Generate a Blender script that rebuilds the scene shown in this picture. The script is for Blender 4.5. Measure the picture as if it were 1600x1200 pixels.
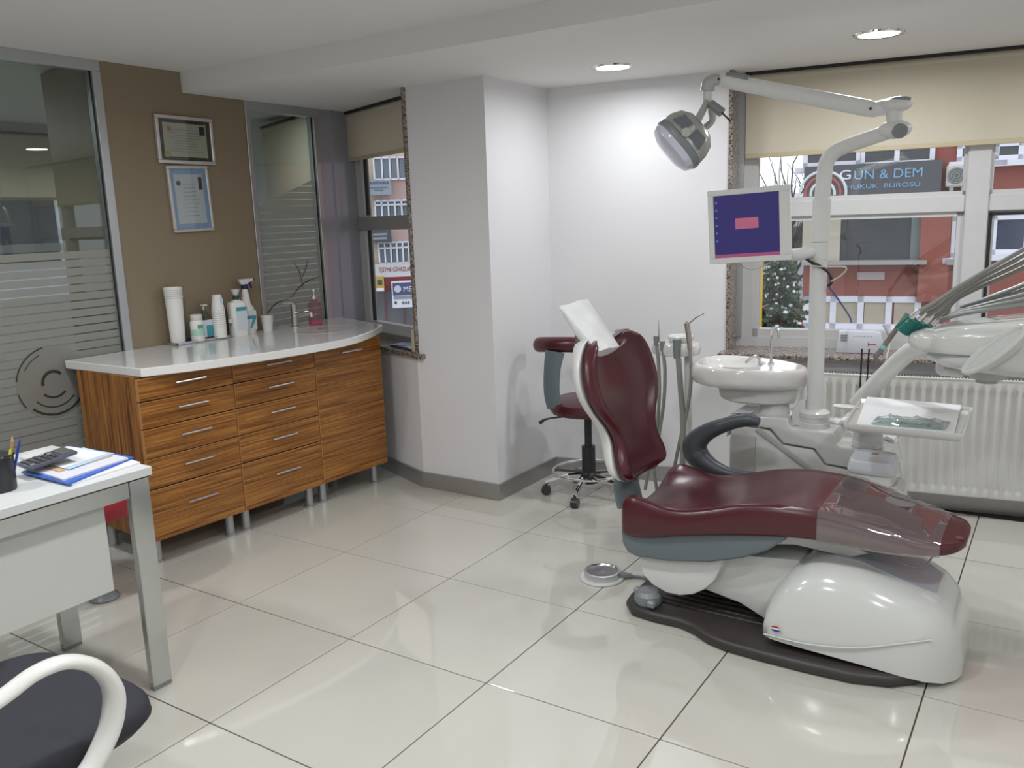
import bpy, bmesh, math, random
from mathutils import Vector, Matrix
random.seed(7)
for o in list(bpy.data.objects): bpy.data.objects.remove(o, do_unlink=True)
scn = bpy.context.scene
COL = scn.collection
# ------------------------------------------------------------------ camera
FPX = 1332.7
YAW, PIT, ROL = 2.1531, 0.19102, -0.0340
CAM = Vector((2.6807, -2.0371, 1.4644))
def cam_axes():
    cy, sy = math.cos(YAW), math.sin(YAW)
    fwd = Vector((math.cos(PIT)*cy, math.cos(PIT)*sy, -math.sin(PIT)))
    right = Vector((sy, -cy, 0)); up = right.cross(fwd)
    cr, sr = math.cos(ROL), math.sin(ROL)
    return cr*right+sr*up, -sr*right+cr*up, fwd
AXR, AXU, AXF = cam_axes()
cd = bpy.data.cameras.new('camera'); cam = bpy.data.objects.new('camera', cd); COL.objects.link(cam)
cd.sensor_width = 36.0; cd.lens = FPX/1600*36.0; cd.clip_start = 0.05; cd.clip_end = 300
cam.matrix_world = Matrix((
    (AXR.x, AXU.x, -AXF.x, CAM.x), (AXR.y, AXU.y, -AXF.y, CAM.y),
    (AXR.z, AXU.z, -AXF.z, CAM.z), (0, 0, 0, 1)))
scn.camera = cam
# ------------------------------------------------------------------ world and exposure
scn.view_settings.view_transform = 'Standard'; scn.view_settings.look = 'None'
scn.view_settings.gamma = 1.0; scn.view_settings.use_curve_mapping = False
scn.view_settings.exposure = 0.0
wd = bpy.data.worlds.new('overcast'); scn.world = wd; wd.use_nodes = True
bg = wd.node_tree.nodes['Background']
bg.inputs[0].default_value = (0.86, 0.90, 1.0, 1); bg.inputs[1].default_value = 1.7
LAMP_W = 13.0         # watts per downlight
# ------------------------------------------------------------------ pixel helpers (1600x1200 frame)
def ray(x, y): return AXR*((x-800)/FPX) + AXU*((600-y)/FPX) + AXF
def PZ(x, y, z=0.0): d = ray(x, y); return CAM + d*((z-CAM.z)/d.z)
def PX(x, y, v): d = ray(x, y); return CAM + d*((v-CAM.x)/d.x)
def PY(x, y, v): d = ray(x, y); return CAM + d*((v-CAM.y)/d.y)
def PP(x, y, p0, n): d = ray(x, y); return CAM + d*((p0-CAM).dot(n)/d.dot(n))
# ------------------------------------------------------------------ materials
MATS = {}
def nodes(name):
    m = bpy.data.materials.new(name); m.use_nodes = True
    return m, m.node_tree.nodes, m.node_tree.links, m.node_tree.nodes['Principled BSDF']
def mat(name, col, rough=0.5, metal=0.0, spec=0.5, coat=0.0, noise=0.0, nscale=30.0, bump=0.0, bscale=200.0, trans=0.0, emit=None, estr=0.0):
    if name in MATS: return MATS[name]
    m, N, L, b = nodes(name)
    b.inputs['Base Color'].default_value = (*col, 1); b.inputs['Roughness'].default_value = rough
    b.inputs['Metallic'].default_value = metal; b.inputs['Specular IOR Level'].default_value = spec
    b.inputs['Coat Weight'].default_value = coat; b.inputs['Coat Roughness'].default_value = 0.05
    b.inputs['Transmission Weight'].default_value = trans
    if emit: b.inputs['Emission Color'].default_value = (*emit, 1); b.inputs['Emission Strength'].default_value = estr
    tc = N.new('ShaderNodeTexCoord')
    if noise > 0:
        t = N.new('ShaderNodeTexNoise'); t.inputs['Scale'].default_value = nscale; t.inputs['Detail'].default_value = 4
        L.new(tc.outputs['Object'], t.inputs['Vector'])
        r = N.new('ShaderNodeMix'); r.data_type = 'RGBA'
        r.inputs[6].default_value = (*[c*(1-noise) for c in col], 1); r.inputs[7].default_value = (*[min(1, c*(1+noise)) for c in col], 1)
        L.new(t.outputs['Fac'], r.inputs[0]); L.new(r.outputs[2], b.inputs['Base Color'])
    if bump > 0:
        t2 = N.new('ShaderNodeTexNoise'); t2.inputs['Scale'].default_value = bscale; t2.inputs['Detail'].default_value = 3
        L.new(tc.outputs['Object'], t2.inputs['Vector'])
        bp = N.new('ShaderNodeBump'); bp.inputs['Strength'].default_value = bump; bp.inputs['Distance'].default_value = 0.002
        L.new(t2.outputs['Fac'], bp.inputs['Height']); L.new(bp.outputs['Normal'], b.inputs['Normal'])
    MATS[name] = m; return m
def wood(name, sc):
    m, N, L, b = nodes(name)
    tc = N.new('ShaderNodeTexCoord'); mp = N.new('ShaderNodeMapping'); mp.inputs['Scale'].default_value = sc
    L.new(tc.outputs['Object'], mp.inputs['Vector'])
    n1 = N.new('ShaderNodeTexNoise'); n1.inputs['Scale'].default_value = 1.0; n1.inputs['Detail'].default_value = 6; n1.inputs['Roughness'].default_value = 0.62; n1.inputs['Distortion'].default_value = 0.6
    L.new(mp.outputs['Vector'], n1.inputs['Vector'])
    cr = N.new('ShaderNodeValToRGB'); e = cr.color_ramp.elements
    e[0].position = 0.34; e[0].color = (0.085, 0.030, 0.008, 1); e[1].position = 0.68; e[1].color = (0.46, 0.215, 0.050, 1)
    k = e.new(0.47); k.color = (0.25, 0.092, 0.018, 1); k = e.new(0.57); k.color = (0.35, 0.148, 0.032, 1)
    L.new(n1.outputs['Fac'], cr.inputs['Fac']); L.new(cr.outputs['Color'], b.inputs['Base Color'])
    b.inputs['Roughness'].default_value = 0.32
    MATS[name] = m; return m
def granite(name):
    m, N, L, b = nodes(name)
    tc = N.new('ShaderNodeTexCoord')
    v = N.new('ShaderNodeTexVoronoi'); v.inputs['Scale'].default_value = 170; L.new(tc.outputs['Object'], v.inputs['Vector'])
    n = N.new('ShaderNodeTexNoise'); n.inputs['Scale'].default_value = 60; n.inputs['Detail'].default_value = 5; L.new(tc.outputs['Object'], n.inputs['Vector'])
    mx = N.new('ShaderNodeMix'); mx.data_type = 'FLOAT'; mx.inputs[0].default_value = 0.5
    sp = N.new('ShaderNodeSeparateColor'); L.new(v.outputs['Color'], sp.inputs[0])
    L.new(sp.outputs[0], mx.inputs[2]); L.new(n.outputs['Fac'], mx.inputs[3])
    cr = N.new('ShaderNodeValToRGB'); e = cr.color_ramp.elements
    e[0].position = 0.3; e[0].color = (0.03, 0.026, 0.024, 1); e[1].position = 0.75; e[1].color = (0.40, 0.35, 0.31, 1)
    k = e.new(0.45); k.color = (0.22, 0.165, 0.13, 1)
    L.new(mx.outputs[0], cr.inputs['Fac']); L.new(cr.outputs['Color'], b.inputs['Base Color']); b.inputs['Roughness'].default_value = 0.16
    MATS[name] = m; return m
def schlick(N, L, f0):
    lw = N.new('ShaderNodeLayerWeight'); lw.inputs[0].default_value = 0.5
    pw = N.new('ShaderNodeMath'); pw.operation = 'POWER'; pw.inputs[1].default_value = 5.0; L.new(lw.outputs['Facing'], pw.inputs[0])
    mu = N.new('ShaderNodeMath'); mu.operation = 'MULTIPLY_ADD'; mu.inputs[1].default_value = 1-f0; mu.inputs[2].default_value = f0; L.new(pw.outputs[0], mu.inputs[0])
    return mu
def glass(name, tint=(1, 1, 1), ior=1.5, boost=1.0):
    m = bpy.data.materials.new(name); m.use_nodes = True; N, L = m.node_tree.nodes, m.node_tree.links
    N.remove(N['Principled BSDF']); out = N['Material Output']
    t = N.new('ShaderNodeBsdfTransparent'); t.inputs[0].default_value = (*tint, 1)
    g = N.new('ShaderNodeBsdfGlossy'); g.inputs['Roughness'].default_value = 0.0
    mu = schlick(N, L, 0.04*boost)
    mx = N.new('ShaderNodeMixShader'); L.new(mu.outputs[0], mx.inputs[0]); L.new(t.outputs[0], mx.inputs[1]); L.new(g.outputs[0], mx.inputs[2])
    L.new(mx.outputs[0], out.inputs[0]); MATS[name] = m; return m
def film(name, col, alpha, rough=0.6, gloss=0.0):
    m = bpy.data.materials.new(name); m.use_nodes = True; N, L = m.node_tree.nodes, m.node_tree.links
    N.remove(N['Principled BSDF']); out = N['Material Output']
    t = N.new('ShaderNodeBsdfTransparent'); d = N.new('ShaderNodeBsdfDiffuse'); d.inputs[0].default_value = (*col, 1)
    tl = N.new('ShaderNodeBsdfTranslucent'); tl.inputs[0].default_value = (*col, 1)
    a = N.new('ShaderNodeMixShader'); a.inputs[0].default_value = 0.5; L.new(d.outputs[0], a.inputs[1]); L.new(tl.outputs[0], a.inputs[2])
    mx = N.new('ShaderNodeMixShader'); mx.inputs[0].default_value = alpha; L.new(t.outputs[0], mx.inputs[1]); L.new(a.outputs[0], mx.inputs[2])
    last = mx
    if gloss > 0:
        g = N.new('ShaderNodeBsdfGlossy'); g.inputs['Roughness'].default_value = rough
        mu = schlick(N, L, 0.04*gloss)
        last = N.new('ShaderNodeMixShader'); L.new(mu.outputs[0], last.inputs[0]); L.new(mx.outputs[0], last.inputs[1]); L.new(g.outputs[0], last.inputs[2])
    L.new(last.outputs[0], out.inputs[0]); MATS[name] = m; return m
def floor_mat():
    m, N, L, b = nodes('porcelain')
    tc = N.new('ShaderNodeTexCoord'); n = N.new('ShaderNodeTexNoise'); n.inputs['Scale'].default_value = 2.2; n.inputs['Detail'].default_value = 5
    L.new(tc.outputs['Object'], n.inputs['Vector'])
    oi = N.new('ShaderNodeObjectInfo')
    mx = N.new('ShaderNodeMix'); mx.data_type = 'RGBA'
    mx.inputs[6].default_value = (0.53, 0.51, 0.455, 1); mx.inputs[7].default_value = (0.60, 0.58, 0.52, 1)
    ad = N.new('ShaderNodeMath'); ad.operation = 'MULTIPLY_ADD'; ad.inputs[1].default_value = 0.35; ad.inputs[2].default_value = 0.0
    L.new(oi.outputs['Random'], ad.inputs[0])
    a2 = N.new('ShaderNodeMath'); a2.operation = 'MULTIPLY_ADD'; a2.inputs[1].default_value = 0.6; L.new(n.outputs['Fac'], a2.inputs[0]); L.new(ad.outputs[0], a2.inputs[2])
    L.new(a2.outputs[0], mx.inputs[0]); L.new(mx.outputs[2], b.inputs['Base Color'])
    b.inputs['Roughness'].default_value = 0.045; b.inputs['Specular IOR Level'].default_value = 0.9
    MATS['porcelain'] = m; return m
WALL = mat('wall_paint', (0.74, 0.73, 0.74), 0.65, bump=0.05, bscale=350)
CEIL = mat('ceiling_paint', (0.78, 0.77, 0.75), 0.7)
TAN = mat('tan_paint', (0.25, 0.195, 0.128), 0.6, bump=0.05, bscale=350)
ALU = mat('brushed_aluminium', (0.50, 0.51, 0.52), 0.38, 0.75)
ALUP = mat('grey_metal_panel', (0.42, 0.42, 0.47), 0.4, 0.3)
BASEB = mat('baseboard_aluminium', (0.40, 0.39, 0.38), 0.32, 0.7)
CHROME = mat('chrome', (0.80, 0.80, 0.82), 0.06, 1.0)
STEEL = mat('satin_steel', (0.62, 0.62, 0.64), 0.25, 1.0)
PVC = mat('white_window_frame', (0.56, 0.555, 0.55), 0.35)
PVCG = mat('grey_window_frame', (0.33, 0.32, 0.30), 0.4, 0.2)
RUBBER = mat('black_rubber', (0.012, 0.012, 0.014), 0.5)
BLACKP = mat('black_plastic', (0.018, 0.018, 0.02), 0.35)
GREYP = mat('grey_plastic', (0.20, 0.215, 0.22), 0.35)
GREYL = mat('light_grey_plastic', (0.42, 0.42, 0.40), 0.35)
BLUEG = mat('blue_grey_plastic', (0.125, 0.155, 0.17), 0.4)
DARKB = mat('dark_brown_base', (0.040, 0.033, 0.031), 0.45, noise=0.25, nscale=8)
WHITEP = mat('white_gloss_plastic', (0.62, 0.625, 0.595), 0.16, coat=0.4)
WHITEM = mat('white_matt_plastic', (0.66, 0.66, 0.64), 0.4)
WHITEC = mat('white_ceramic', (0.68, 0.665, 0.63), 0.07, coat=0.6)
QUARTZ = mat('white_quartz', (0.76, 0.75, 0.73), 0.10, coat=0.2, noise=0.02, nscale=140)
MAROON = mat('maroon_leatherette', (0.068, 0.0090, 0.0145), 0.27, spec=0.55, bump=0.04, bscale=500)
WOODH = wood('zebrano_horizontal', (4.0, 2.2, 105.0))
WOODV = wood('zebrano_vertical', (46.0, 46.0, 2.0))
WOODE = mat('wood_edge_band', (0.50, 0.25, 0.10), 0.4)
GRAN = granite('granite')
GLASS = glass('window_glass', (0.97, 0.985, 0.98), 1.5, 1.6)
GLASSG = glass('partition_glass', (0.80, 0.86, 0.83), 1.5, 1.8)
FILM = film('frosted_film', (0.50, 0.49, 0.45), 0.72, 0.3, 1.3)
BLIND = film('blind_fabric', (0.86, 0.81, 0.69), 1.0)
BLINDR = mat('blind_rail', (0.50, 0.43, 0.29), 0.6)
PAPER = mat('paper', (0.72, 0.72, 0.72), 0.7)
PORC = floor_mat()
GROUT = mat('grout', (0.09, 0.06, 0.045), 0.85)
DESKW = mat('desk_white_laminate', (0.66, 0.67, 0.655), 0.3)
DESKG = mat('desk_panel_laminate', (0.60, 0.61, 0.57), 0.35)
# ------------------------------------------------------------------ mesh helpers
OFF = {}
def obj(name, bm, m, parent=None, sharp=0.6, origin=None):
    bmesh.ops.recalc_face_normals(bm, faces=bm.faces)
    for f in bm.faces: f.smooth = True
    for e in bm.edges:
        if len(e.link_faces) == 2:
            try:
                if e.calc_face_angle() > sharp: e.smooth = False
            except ValueError: pass
    me = bpy.data.meshes.new(name)
    off = OFF[parent.name] if parent is not None else (Vector(origin) if origin is not None else Vector((0, 0, 0)))
    bm.transform(Matrix.Translation(-off)); bm.to_mesh(me); bm.free()
    me.materials.append(m)
    o = bpy.data.objects.new(name, me); COL.objects.link(o)
    if parent is not None: o.parent = parent
    else: o.location = off
    OFF[o.name] = off
    return o
def tag(o, label, cat, group=None, kind=None):
    o['label'] = label; o['category'] = cat
    if group: o['group'] = group
    if kind: o['kind'] = kind
    return o
def thing(name, label, cat, loc, group=None):
    o = bpy.data.objects.new(name, None); COL.objects.link(o); o.location = loc; o.empty_display_size = 0.05
    OFF[o.name] = Vector(loc); return tag(o, label, cat, group)
def struct(o, label=None):
    o['kind'] = 'structure'
    if label: o['label'] = label
    return o
def B(): return bmesh.new()
def box(bm, lo, hi, bev=0.0, seg=2, M=None):
    lo = Vector(lo); hi = Vector(hi); t = B()
    bmesh.ops.create_cube(t, size=1)
    t.transform(Matrix.Translation((lo+hi)/2) @ Matrix.Diagonal((abs(hi.x-lo.x), abs(hi.y-lo.y), abs(hi.z-lo.z), 1)))
    if bev > 0: bmesh.ops.bevel(t, geom=list(t.edges), offset=bev, segments=seg, profile=0.5, affect='EDGES', clamp_overlap=True)
    if M is not None: t.transform(M)
    merge(bm, t); return bm
def merge(bm, t):
    vm = {v: bm.verts.new(v.co) for v in t.verts}
    for f in t.faces:
        try: bm.faces.new([vm[v] for v in f.verts])
        except ValueError: pass
    t.free()
def frame_of(d):
    d = d.normalized(); a = Vector((0, 0, 1)) if abs(d.z) < 0.95 else Vector((1, 0, 0))
    u = d.cross(a).normalized(); return u, d.cross(u).normalized()
def loft(bm, rings, cap=True, closed=True):
    R = [[bm.verts.new(p) for p in r] for r in rings]; n = len(R[0])
    for a, b in zip(R, R[1:]):
        for i in range(n if closed else n-1):
            j = (i+1) % n
            try: bm.faces.new((a[i], a[j], b[j], b[i]))
            except ValueError: pass
    if cap and closed:
        for r in (R[0], R[-1]):
            try: bm.faces.new(r)
            except ValueError: pass
    return bm
def spline(pts, k=6):
    P = [Vector(p) for p in pts]
    if len(P) < 3: return P
    Q = [P[0]*2-P[1]] + P + [P[-1]*2-P[-2]]; out = []
    for i in range(1, len(Q)-2):
        a, b, c, d = Q[i-1], Q[i], Q[i+1], Q[i+2]
        for s in range(k):
            t = s/k
            out.append(0.5*((2*b)+(c-a)*t+(2*a-5*b+4*c-d)*t*t+(3*b-a-3*c+d)*t**3))
    out.append(P[-1]); return out
def tube(bm, pts, r, n=10, k=6, smooth=True, flat=1.0, up=None):
    P = spline(pts, k) if smooth and len(pts) > 2 else [Vector(p) for p in pts]
    m = len(P)
    if isinstance(r, (int, float)): rr = [r]*m
    else:
        rr = []
        for i in range(m):
            t = i/(m-1)*(len(r)-1); a = min(int(t), len(r)-2); rr.append(r[a]+(r[a+1]-r[a])*(t-a))
    rings = []; u = None
    for i in range(m):
        d = (P[min(i+1, m-1)]-P[max(i-1, 0)])
        if d.length < 1e-9: d = Vector((0, 0, 1))
        d.normalize()
        if u is None:
            if up is not None: u = (Vector(up)-d*d.dot(Vector(up))).normalized()
            else: u, _ = frame_of(d)
        else: u = (u-d*d.dot(u)).normalized()
        v = d.cross(u)
        rings.append([P[i]+(u*math.cos(2*math.pi*j/n)+v*math.sin(2*math.pi*j/n)*flat)*rr[i] for j in range(n)])
    return loft(bm, rings)
def cyl(bm, p0, p1, r0, r1=None, n=24): return tube(bm, [p0, p1], [r0, r0 if r1 is None else r1], n=n, smooth=False)
def lathe(bm, prof, org=(0, 0, 0), n=28, sx=1.0, sy=1.0, M=None):
    o = Vector(org); rings = []
    for r, z in prof:
        ring = [Vector((r*sx*math.cos(2*math.pi*j/n), r*sy*math.sin(2*math.pi*j/n), z)) for j in range(n)]
        rings.append([(M @ p if M is not None else p)+o for p in ring])
    return loft(bm, rings)
def prism(bm, poly, z0, z1, bev=0.0, seg=2, M=None):
    t = B(); lo = [t.verts.new((x, y, z0)) for x, y in poly]; hi = [t.verts.new((x, y, z1)) for x, y in poly]; n = len(poly)
    t.faces.new(lo[::-1]); t.faces.new(hi)
    for i in range(n): t.faces.new((lo[i], lo[(i+1) % n], hi[(i+1) % n], hi[i]))
    if bev > 0:
        bmesh.ops.recalc_face_normals(t, faces=t.faces)
        ed = [e for e in t.edges if (e.verts[0].co.z == e.verts[1].co.z)]
        bmesh.ops.bevel(t, geom=ed, offset=bev, segments=seg, profile=0.5, affect='EDGES', clamp_overlap=True)
    if M is not None: t.transform(M)
    merge(bm, t); return bm
def quad(bm, a, b, c, d, th=0.0):
    P = [Vector(p) for p in (a, b, c, d)]
    n = (P[1]-P[0]).cross(P[3]-P[0]).normalized()*th
    if th == 0: bm.faces.new([bm.verts.new(p) for p in P]); return bm
    return loft(bm, [P, [p-n for p in P]])
def ellipsoid(bm, c, r, M=None, u=20, v=12):
    t = B(); bmesh.ops.create_uvsphere(t, u_segments=u, v_segments=v, radius=1)
    t.transform(Matrix.Diagonal((*r, 1)))
    if M is not None: t.transform(M)
    t.transform(Matrix.Translation(c)); merge(bm, t); return bm
def FR(o, ex, ey=None, ez=None):
    """frame matrix from an origin and x axis (z up unless given)"""
    ex = Vector(ex).normalized(); ez = Vector(ez).normalized() if ez is not None else Vector((0, 0, 1))
    ey = ez.cross(ex).normalized(); ez = ex.cross(ey).normalized()
    return Matrix(((ex.x, ey.x, ez.x, o[0]), (ex.y, ey.y, ez.y, o[1]), (ex.z, ey.z, ez.z, o[2]), (0, 0, 0, 1)))
def text(s, M, size, m, parent, name='lettering', depth=0.001, align='CENTER', width=None):
    cu = bpy.data.curves.new('t', 'FONT'); cu.body = s; cu.size = size; cu.extrude = depth; cu.align_x = align; cu.align_y = 'CENTER'
    to = bpy.data.objects.new('t', cu); COL.objects.link(to)
    dg = bpy.context.evaluated_depsgraph_get(); me = bpy.data.meshes.new_from_object(to.evaluated_get(dg))
    bm = B(); bm.from_mesh(me)
    if width:
        xs = [v.co.x for v in bm.verts]; k = width/max(1e-6, max(xs)-min(xs)); bm.transform(Matrix.Diagonal((k, 1, 1, 1)))
    bpy.data.objects.remove(to, do_unlink=True); bpy.data.curves.remove(cu); bpy.data.meshes.remove(me)
    bm.transform(M); return obj(name, bm, m, parent)
# ================================================================== structure
XW, HS, HU, YS = -1.18, 2.15, 2.25, 0.868
# floor with its tiles
bm = B(); box(bm, (-1.4, -3.6, -0.12), (4.3, 2.9, -0.004)); FLOOR = struct(obj('floor', bm, GROUT))
tm = B(); box(tm, (-0.2977, -0.2977, -0.009), (0.2977, 0.2977, 0.0), 0.0009, 1)
for f in tm.faces: f.smooth = False
tme = bpy.data.meshes.new('tile'); tm.to_mesh(tme); tm.free(); tme.materials.append(PORC)
for i in range(-2, 7):
    for j in range(-6, 4):
        o = bpy.data.objects.new('tile', tme); COL.objects.link(o); o.parent = FLOOR
        o.location = (i*0.6+0.3, j*0.6+0.3, random.uniform(-0.0003, 0.0003))
# ceiling: upper level and the lower soffit in front of the windows
bm = B(); box(bm, (-1.4, -3.6, HU), (4.3, YS+0.02, HU+0.1)); CEILING = struct(obj('ceiling', bm, CEIL))
bm = B(); box(bm, (-1.45, YS, HS), (4.3, 3.2, HU+0.1)); obj('soffit', bm, CEIL, CEILING)
# corner pillar, back wall
bm = B(); prism(bm, [(-0.289, 1.538), (0.22, 1.539), (0.22, 2.6), (-0.0, 2.6), (-0.14, 1.91)], 0, HS); struct(obj('wall_pillar', bm, WALL))
BA = 0.15
FBo = Vector((0.22, 2.135, 0)); FBx = Vector((math.cos(BA), math.sin(BA), 0)); FBy = Vector((-math.sin(BA), math.cos(BA), 0))
FB = FR(FBo, FBx)
def LB(x, y, off): P = PP(x, y, FBo+FBy*off, FBy); return (P-FBo).dot(FBx), P.z
bm = B(); box(bm, (-0.2, 0, 0), (0.985, 0.3, HS), M=FB); struct(obj('wall_back', bm, WALL))
bm = B(); box(bm, (0.985, 0.0, 0), (4.2, 0.3, 0.72), M=FB); struct(obj('wall_window', bm, WALL))
# angled wall with the narrow window
FSo = Vector((-0.289, 1.538, 0)); FSx = Vector((0.928, -0.373, 0)).normalized(); FSy = Vector((0.373, 0.928, 0)).normalized()
FS = FR(FSo, FSx)
bm = B(); box(bm, (-1.15, 0, 0), (0.0, 0.3, 0.735), M=FS); struct(obj('wall_angled', bm, WALL))
# left wall: tan column with its return into the next room
bm = B(); prism(bm, [(XW, 0.43), (XW, 1.255), (XW-0.13, 1.255), (XW-0.13, 0.56), (-1.68, 0.56), (-1.68, 0.43)], 0, HU)
struct(obj('wall_left', bm, TAN))
# unseen closing walls
bm = B(); box(bm, (4.2, -3.6, 0), (4.35, 3.2, HU)); struct(obj('wall_right', bm, WALL))
bm = B(); box(bm, (-1.4, -3.75, 0), (4.3, -3.6, HU)); struct(obj('wall_rear', bm, WALL))
# baseboards
BH = 0.088
bm = B(); box(bm, (-1.0, -0.014, 0), (0.004, 0, BH), M=FS); struct(obj('baseboard_angled', bm, BASEB))
bm = B(); prism(bm, [(-0.292, 1.525), (0.234, 1.525), (0.234, 2.137), (0.22, 2.137), (0.22, 1.539), (-0.289, 1.538)], 0, BH); struct(obj('baseboard_pillar', bm, BASEB))
bm = B(); box(bm, (0.012, -0.014, 0), (4.1, 0, BH), M=FB); struct(obj('baseboard_back', bm, BASEB))
# grey metal corner panel between the second partition pane and the narrow window
bm = B(); box(bm, (XW-0.06, 1.80, 0), (XW, 2.13, HS)); struct(obj('trim_1', bm, ALUP))
bm = B(); box(bm, (XW, 1.905, 0.9), (XW+0.012, 1.93, HS)); struct(obj('trim_2', bm, ALUP))
# ---- glass partitions on the left
def partition(name, y0, y1, top, posts):
    bm = B(); x0, x1 = XW-0.055, XW+0.004
    box(bm, (x0, y0, 0), (x1, y1, 0.06)); fr = struct(obj(name, bm, ALU))
    bm = B(); box(bm, (x0, y0, top-0.05), (x1, y1, top), 0.002, 1); obj('top_rail', bm, ALU, fr)
    for a, b in posts:
        bm = B(); box(bm, (x0, a, 0.06), (x1+0.002, b, top-0.05), 0.002, 1); obj('post', bm, ALU, fr)
        bm = B(); box(bm, (XW-0.018, a-0.004, 0.06), (XW-0.010, a, top-0.05)); obj('gasket', bm, RUBBER, fr)
    bm = B(); box(bm, (XW-0.034, y0+0.01, 0.05), (XW-0.026, y1-0.01, top-0.04)); obj('pane', bm, GLASSG, fr)
    return fr
W1 = partition('window_1', -3.5, 0.43, HU, [(0.388, 0.43), (-1.5, -1.46)])
W2 = partition('window_2', 1.257, 1.80, HS, [(1.765, 1.80)])
bm = B(); box(bm, (XW-0.055, 1.257, 0.06), (XW+0.006, 1.288, HS-0.05), 0.002, 1); obj('post', bm, ALU, W2)
FXA, FXB = XW-0.0245, XW-0.0232
for k in range(34):                      # frosted bands with clear lines between
    z1 = 1.385-k*0.0385
    bm = B(); box(bm, (FXA, -1.45, z1-0.0325), (FXB, 0.384, z1)); obj('film_stripe', bm, FILM, W1)
for k in range(40):
    z1 = 1.735-k*0.0385
    if z1 < 0.12: break
    ya = 1.29 if z1 < 1.575 else 1.29+(z1-1.575)/(1.735-1.575)*0.45
    za = z1-0.0325; yb = 1.29 if za < 1.575 else 1.29+(za-1.575)/(1.735-1.575)*0.45
    bm = B(); loft(bm, [[(FXA, yb, za), (FXA, 1.76, za), (FXA, 1.76, z1), (FXA, ya, z1)], [(FXB, yb, za), (FXB, 1.76, za), (FXB, 1.76, z1), (FXB, ya, z1)]])
    obj('film_stripe', bm, FILM, W2)
# round emblem in the film of the first pane: disc with dark clear arcs
CLR = mat('clear_cut_in_film', (0.045, 0.045, 0.042), 0.2)
FILM2 = film('frosted_film_solid', (0.46, 0.45, 0.41), 0.9, 0.3, 1.2)
c0 = Vector((XW-0.02, 0.03, 0.80))
def ring_pts(cy, cz, r, a0, a1, n=24): return [Vector((XW-0.019, cy+r*math.cos(math.radians(a0+(a1-a0)*i/n)), cz+r*math.sin(math.radians(a0+(a1-a0)*i/n)))) for i in range(n+1)]
bm = B(); cyl(bm, (XW-0.022, 0.03, 0.80), (XW-0.0205, 0.03, 0.80), 0.165, n=48); obj('film_disc', bm, FILM2, W1)
for r, a0, a1, w in ((0.165, 100, 170, 0.003), (0.14, 110, 150, 0.002), (0.05, 40, 190, 0.007), (0.07, 225, 315, 0.005), (0.115, 220, 320, 0.003), (0.15, 225, 325, 0.005), (0.165, 190, 215, 0.003)):
    bm = B(); tube(bm, ring_pts(0.03, 0.80, r, a0, a1), w, n=6, k=1, flat=0.15, up=(0, 0, 1)); obj('emblem_arc', bm, CLR, W1)
for pts in ([(1.27, 0.93), (1.37, 1.02), (1.50, 1.05)], [(1.50, 1.05), (1.60, 1.12), (1.75, 1.16)], [(1.60, 1.10), (1.58, 1.20), (1.54, 1.26)], [(1.60, 1.16), (1.64, 1.22), (1.66, 1.27)]):
    bm = B(); tube(bm, [(XW-0.021, y, z) for y, z in pts], [0.002, 0.0035, 0.001], n=6, flat=0.15, up=(0, 0, 1)); obj('emblem_arc', bm, CLR, W2)
# ---- narrow window in the angled wall
def LS(x, y, off): P = PP(x, y, FSo+FSy*off, FSy); return (P-FSo).dot(FSx), P.z
bm = B()
box(bm, (-1.17, 0.18, 0.76), (-1.03, 0.25, HS), M=FS); box(bm, (-0.09, 0.18, 0.76), (0.0, 0.25, HS), M=FS)
box(bm, (-1.03, 0.18, 2.08), (-0.09, 0.25, HS), M=FS); box(bm, (-1.03, 0.18, 0.76), (-0.09, 0.25, 0.79), M=FS)
W3 = struct(obj('window_3', bm, PVCG))
bm = B(); box(bm, (-1.03, 0.175, 1.425), (-0.09, 0.25, 1.508), 0.004, 1, M=FS); obj('rail', bm, PVCG, W3)
for a, b in ((0.79, 1.425), (1.508, 2.08)):
    bm = B()
    box(bm, (-1.03, 0.19, a), (-0.945, 0.24, b), M=FS)
    if a < 1: box(bm, (-0.945, 0.19, a), (-0.09, 0.24, a+0.06), M=FS)
    obj('sash', bm, PVC, W3)
    bm = B(); box(bm, (-0.945, 0.205, a+0.01), (-0.934, 0.225, b), M=FS); obj('gasket', bm, RUBBER, W3)
    bm = B(); box(bm, (-0.945, 0.21, a+0.005), (-0.085, 0.218, b-0.002), M=FS); obj('pane', bm, GLASS, W3)
bm = B(); box(bm, (-1.12, -0.025, 0.735), (0.055, 0.2, 0.76), 0.003, 1, M=FS); obj('sill', bm, GRAN, W3)
bm = B(); box(bm, (-0.004, -0.01, 0.76), (0.016, 0.2, HS), M=FS); obj('jamb_slab', bm, GRAN, W3)
CREAM = mat('cream_plastic', (0.62, 0.58, 0.42), 0.4)
bm = B(); box(bm, (-0.06, 0.0, 0.76), (-0.005, 0.03, 0.885), 0.004, 1, M=FS); obj('corner_block', bm, CREAM, W3)
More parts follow.
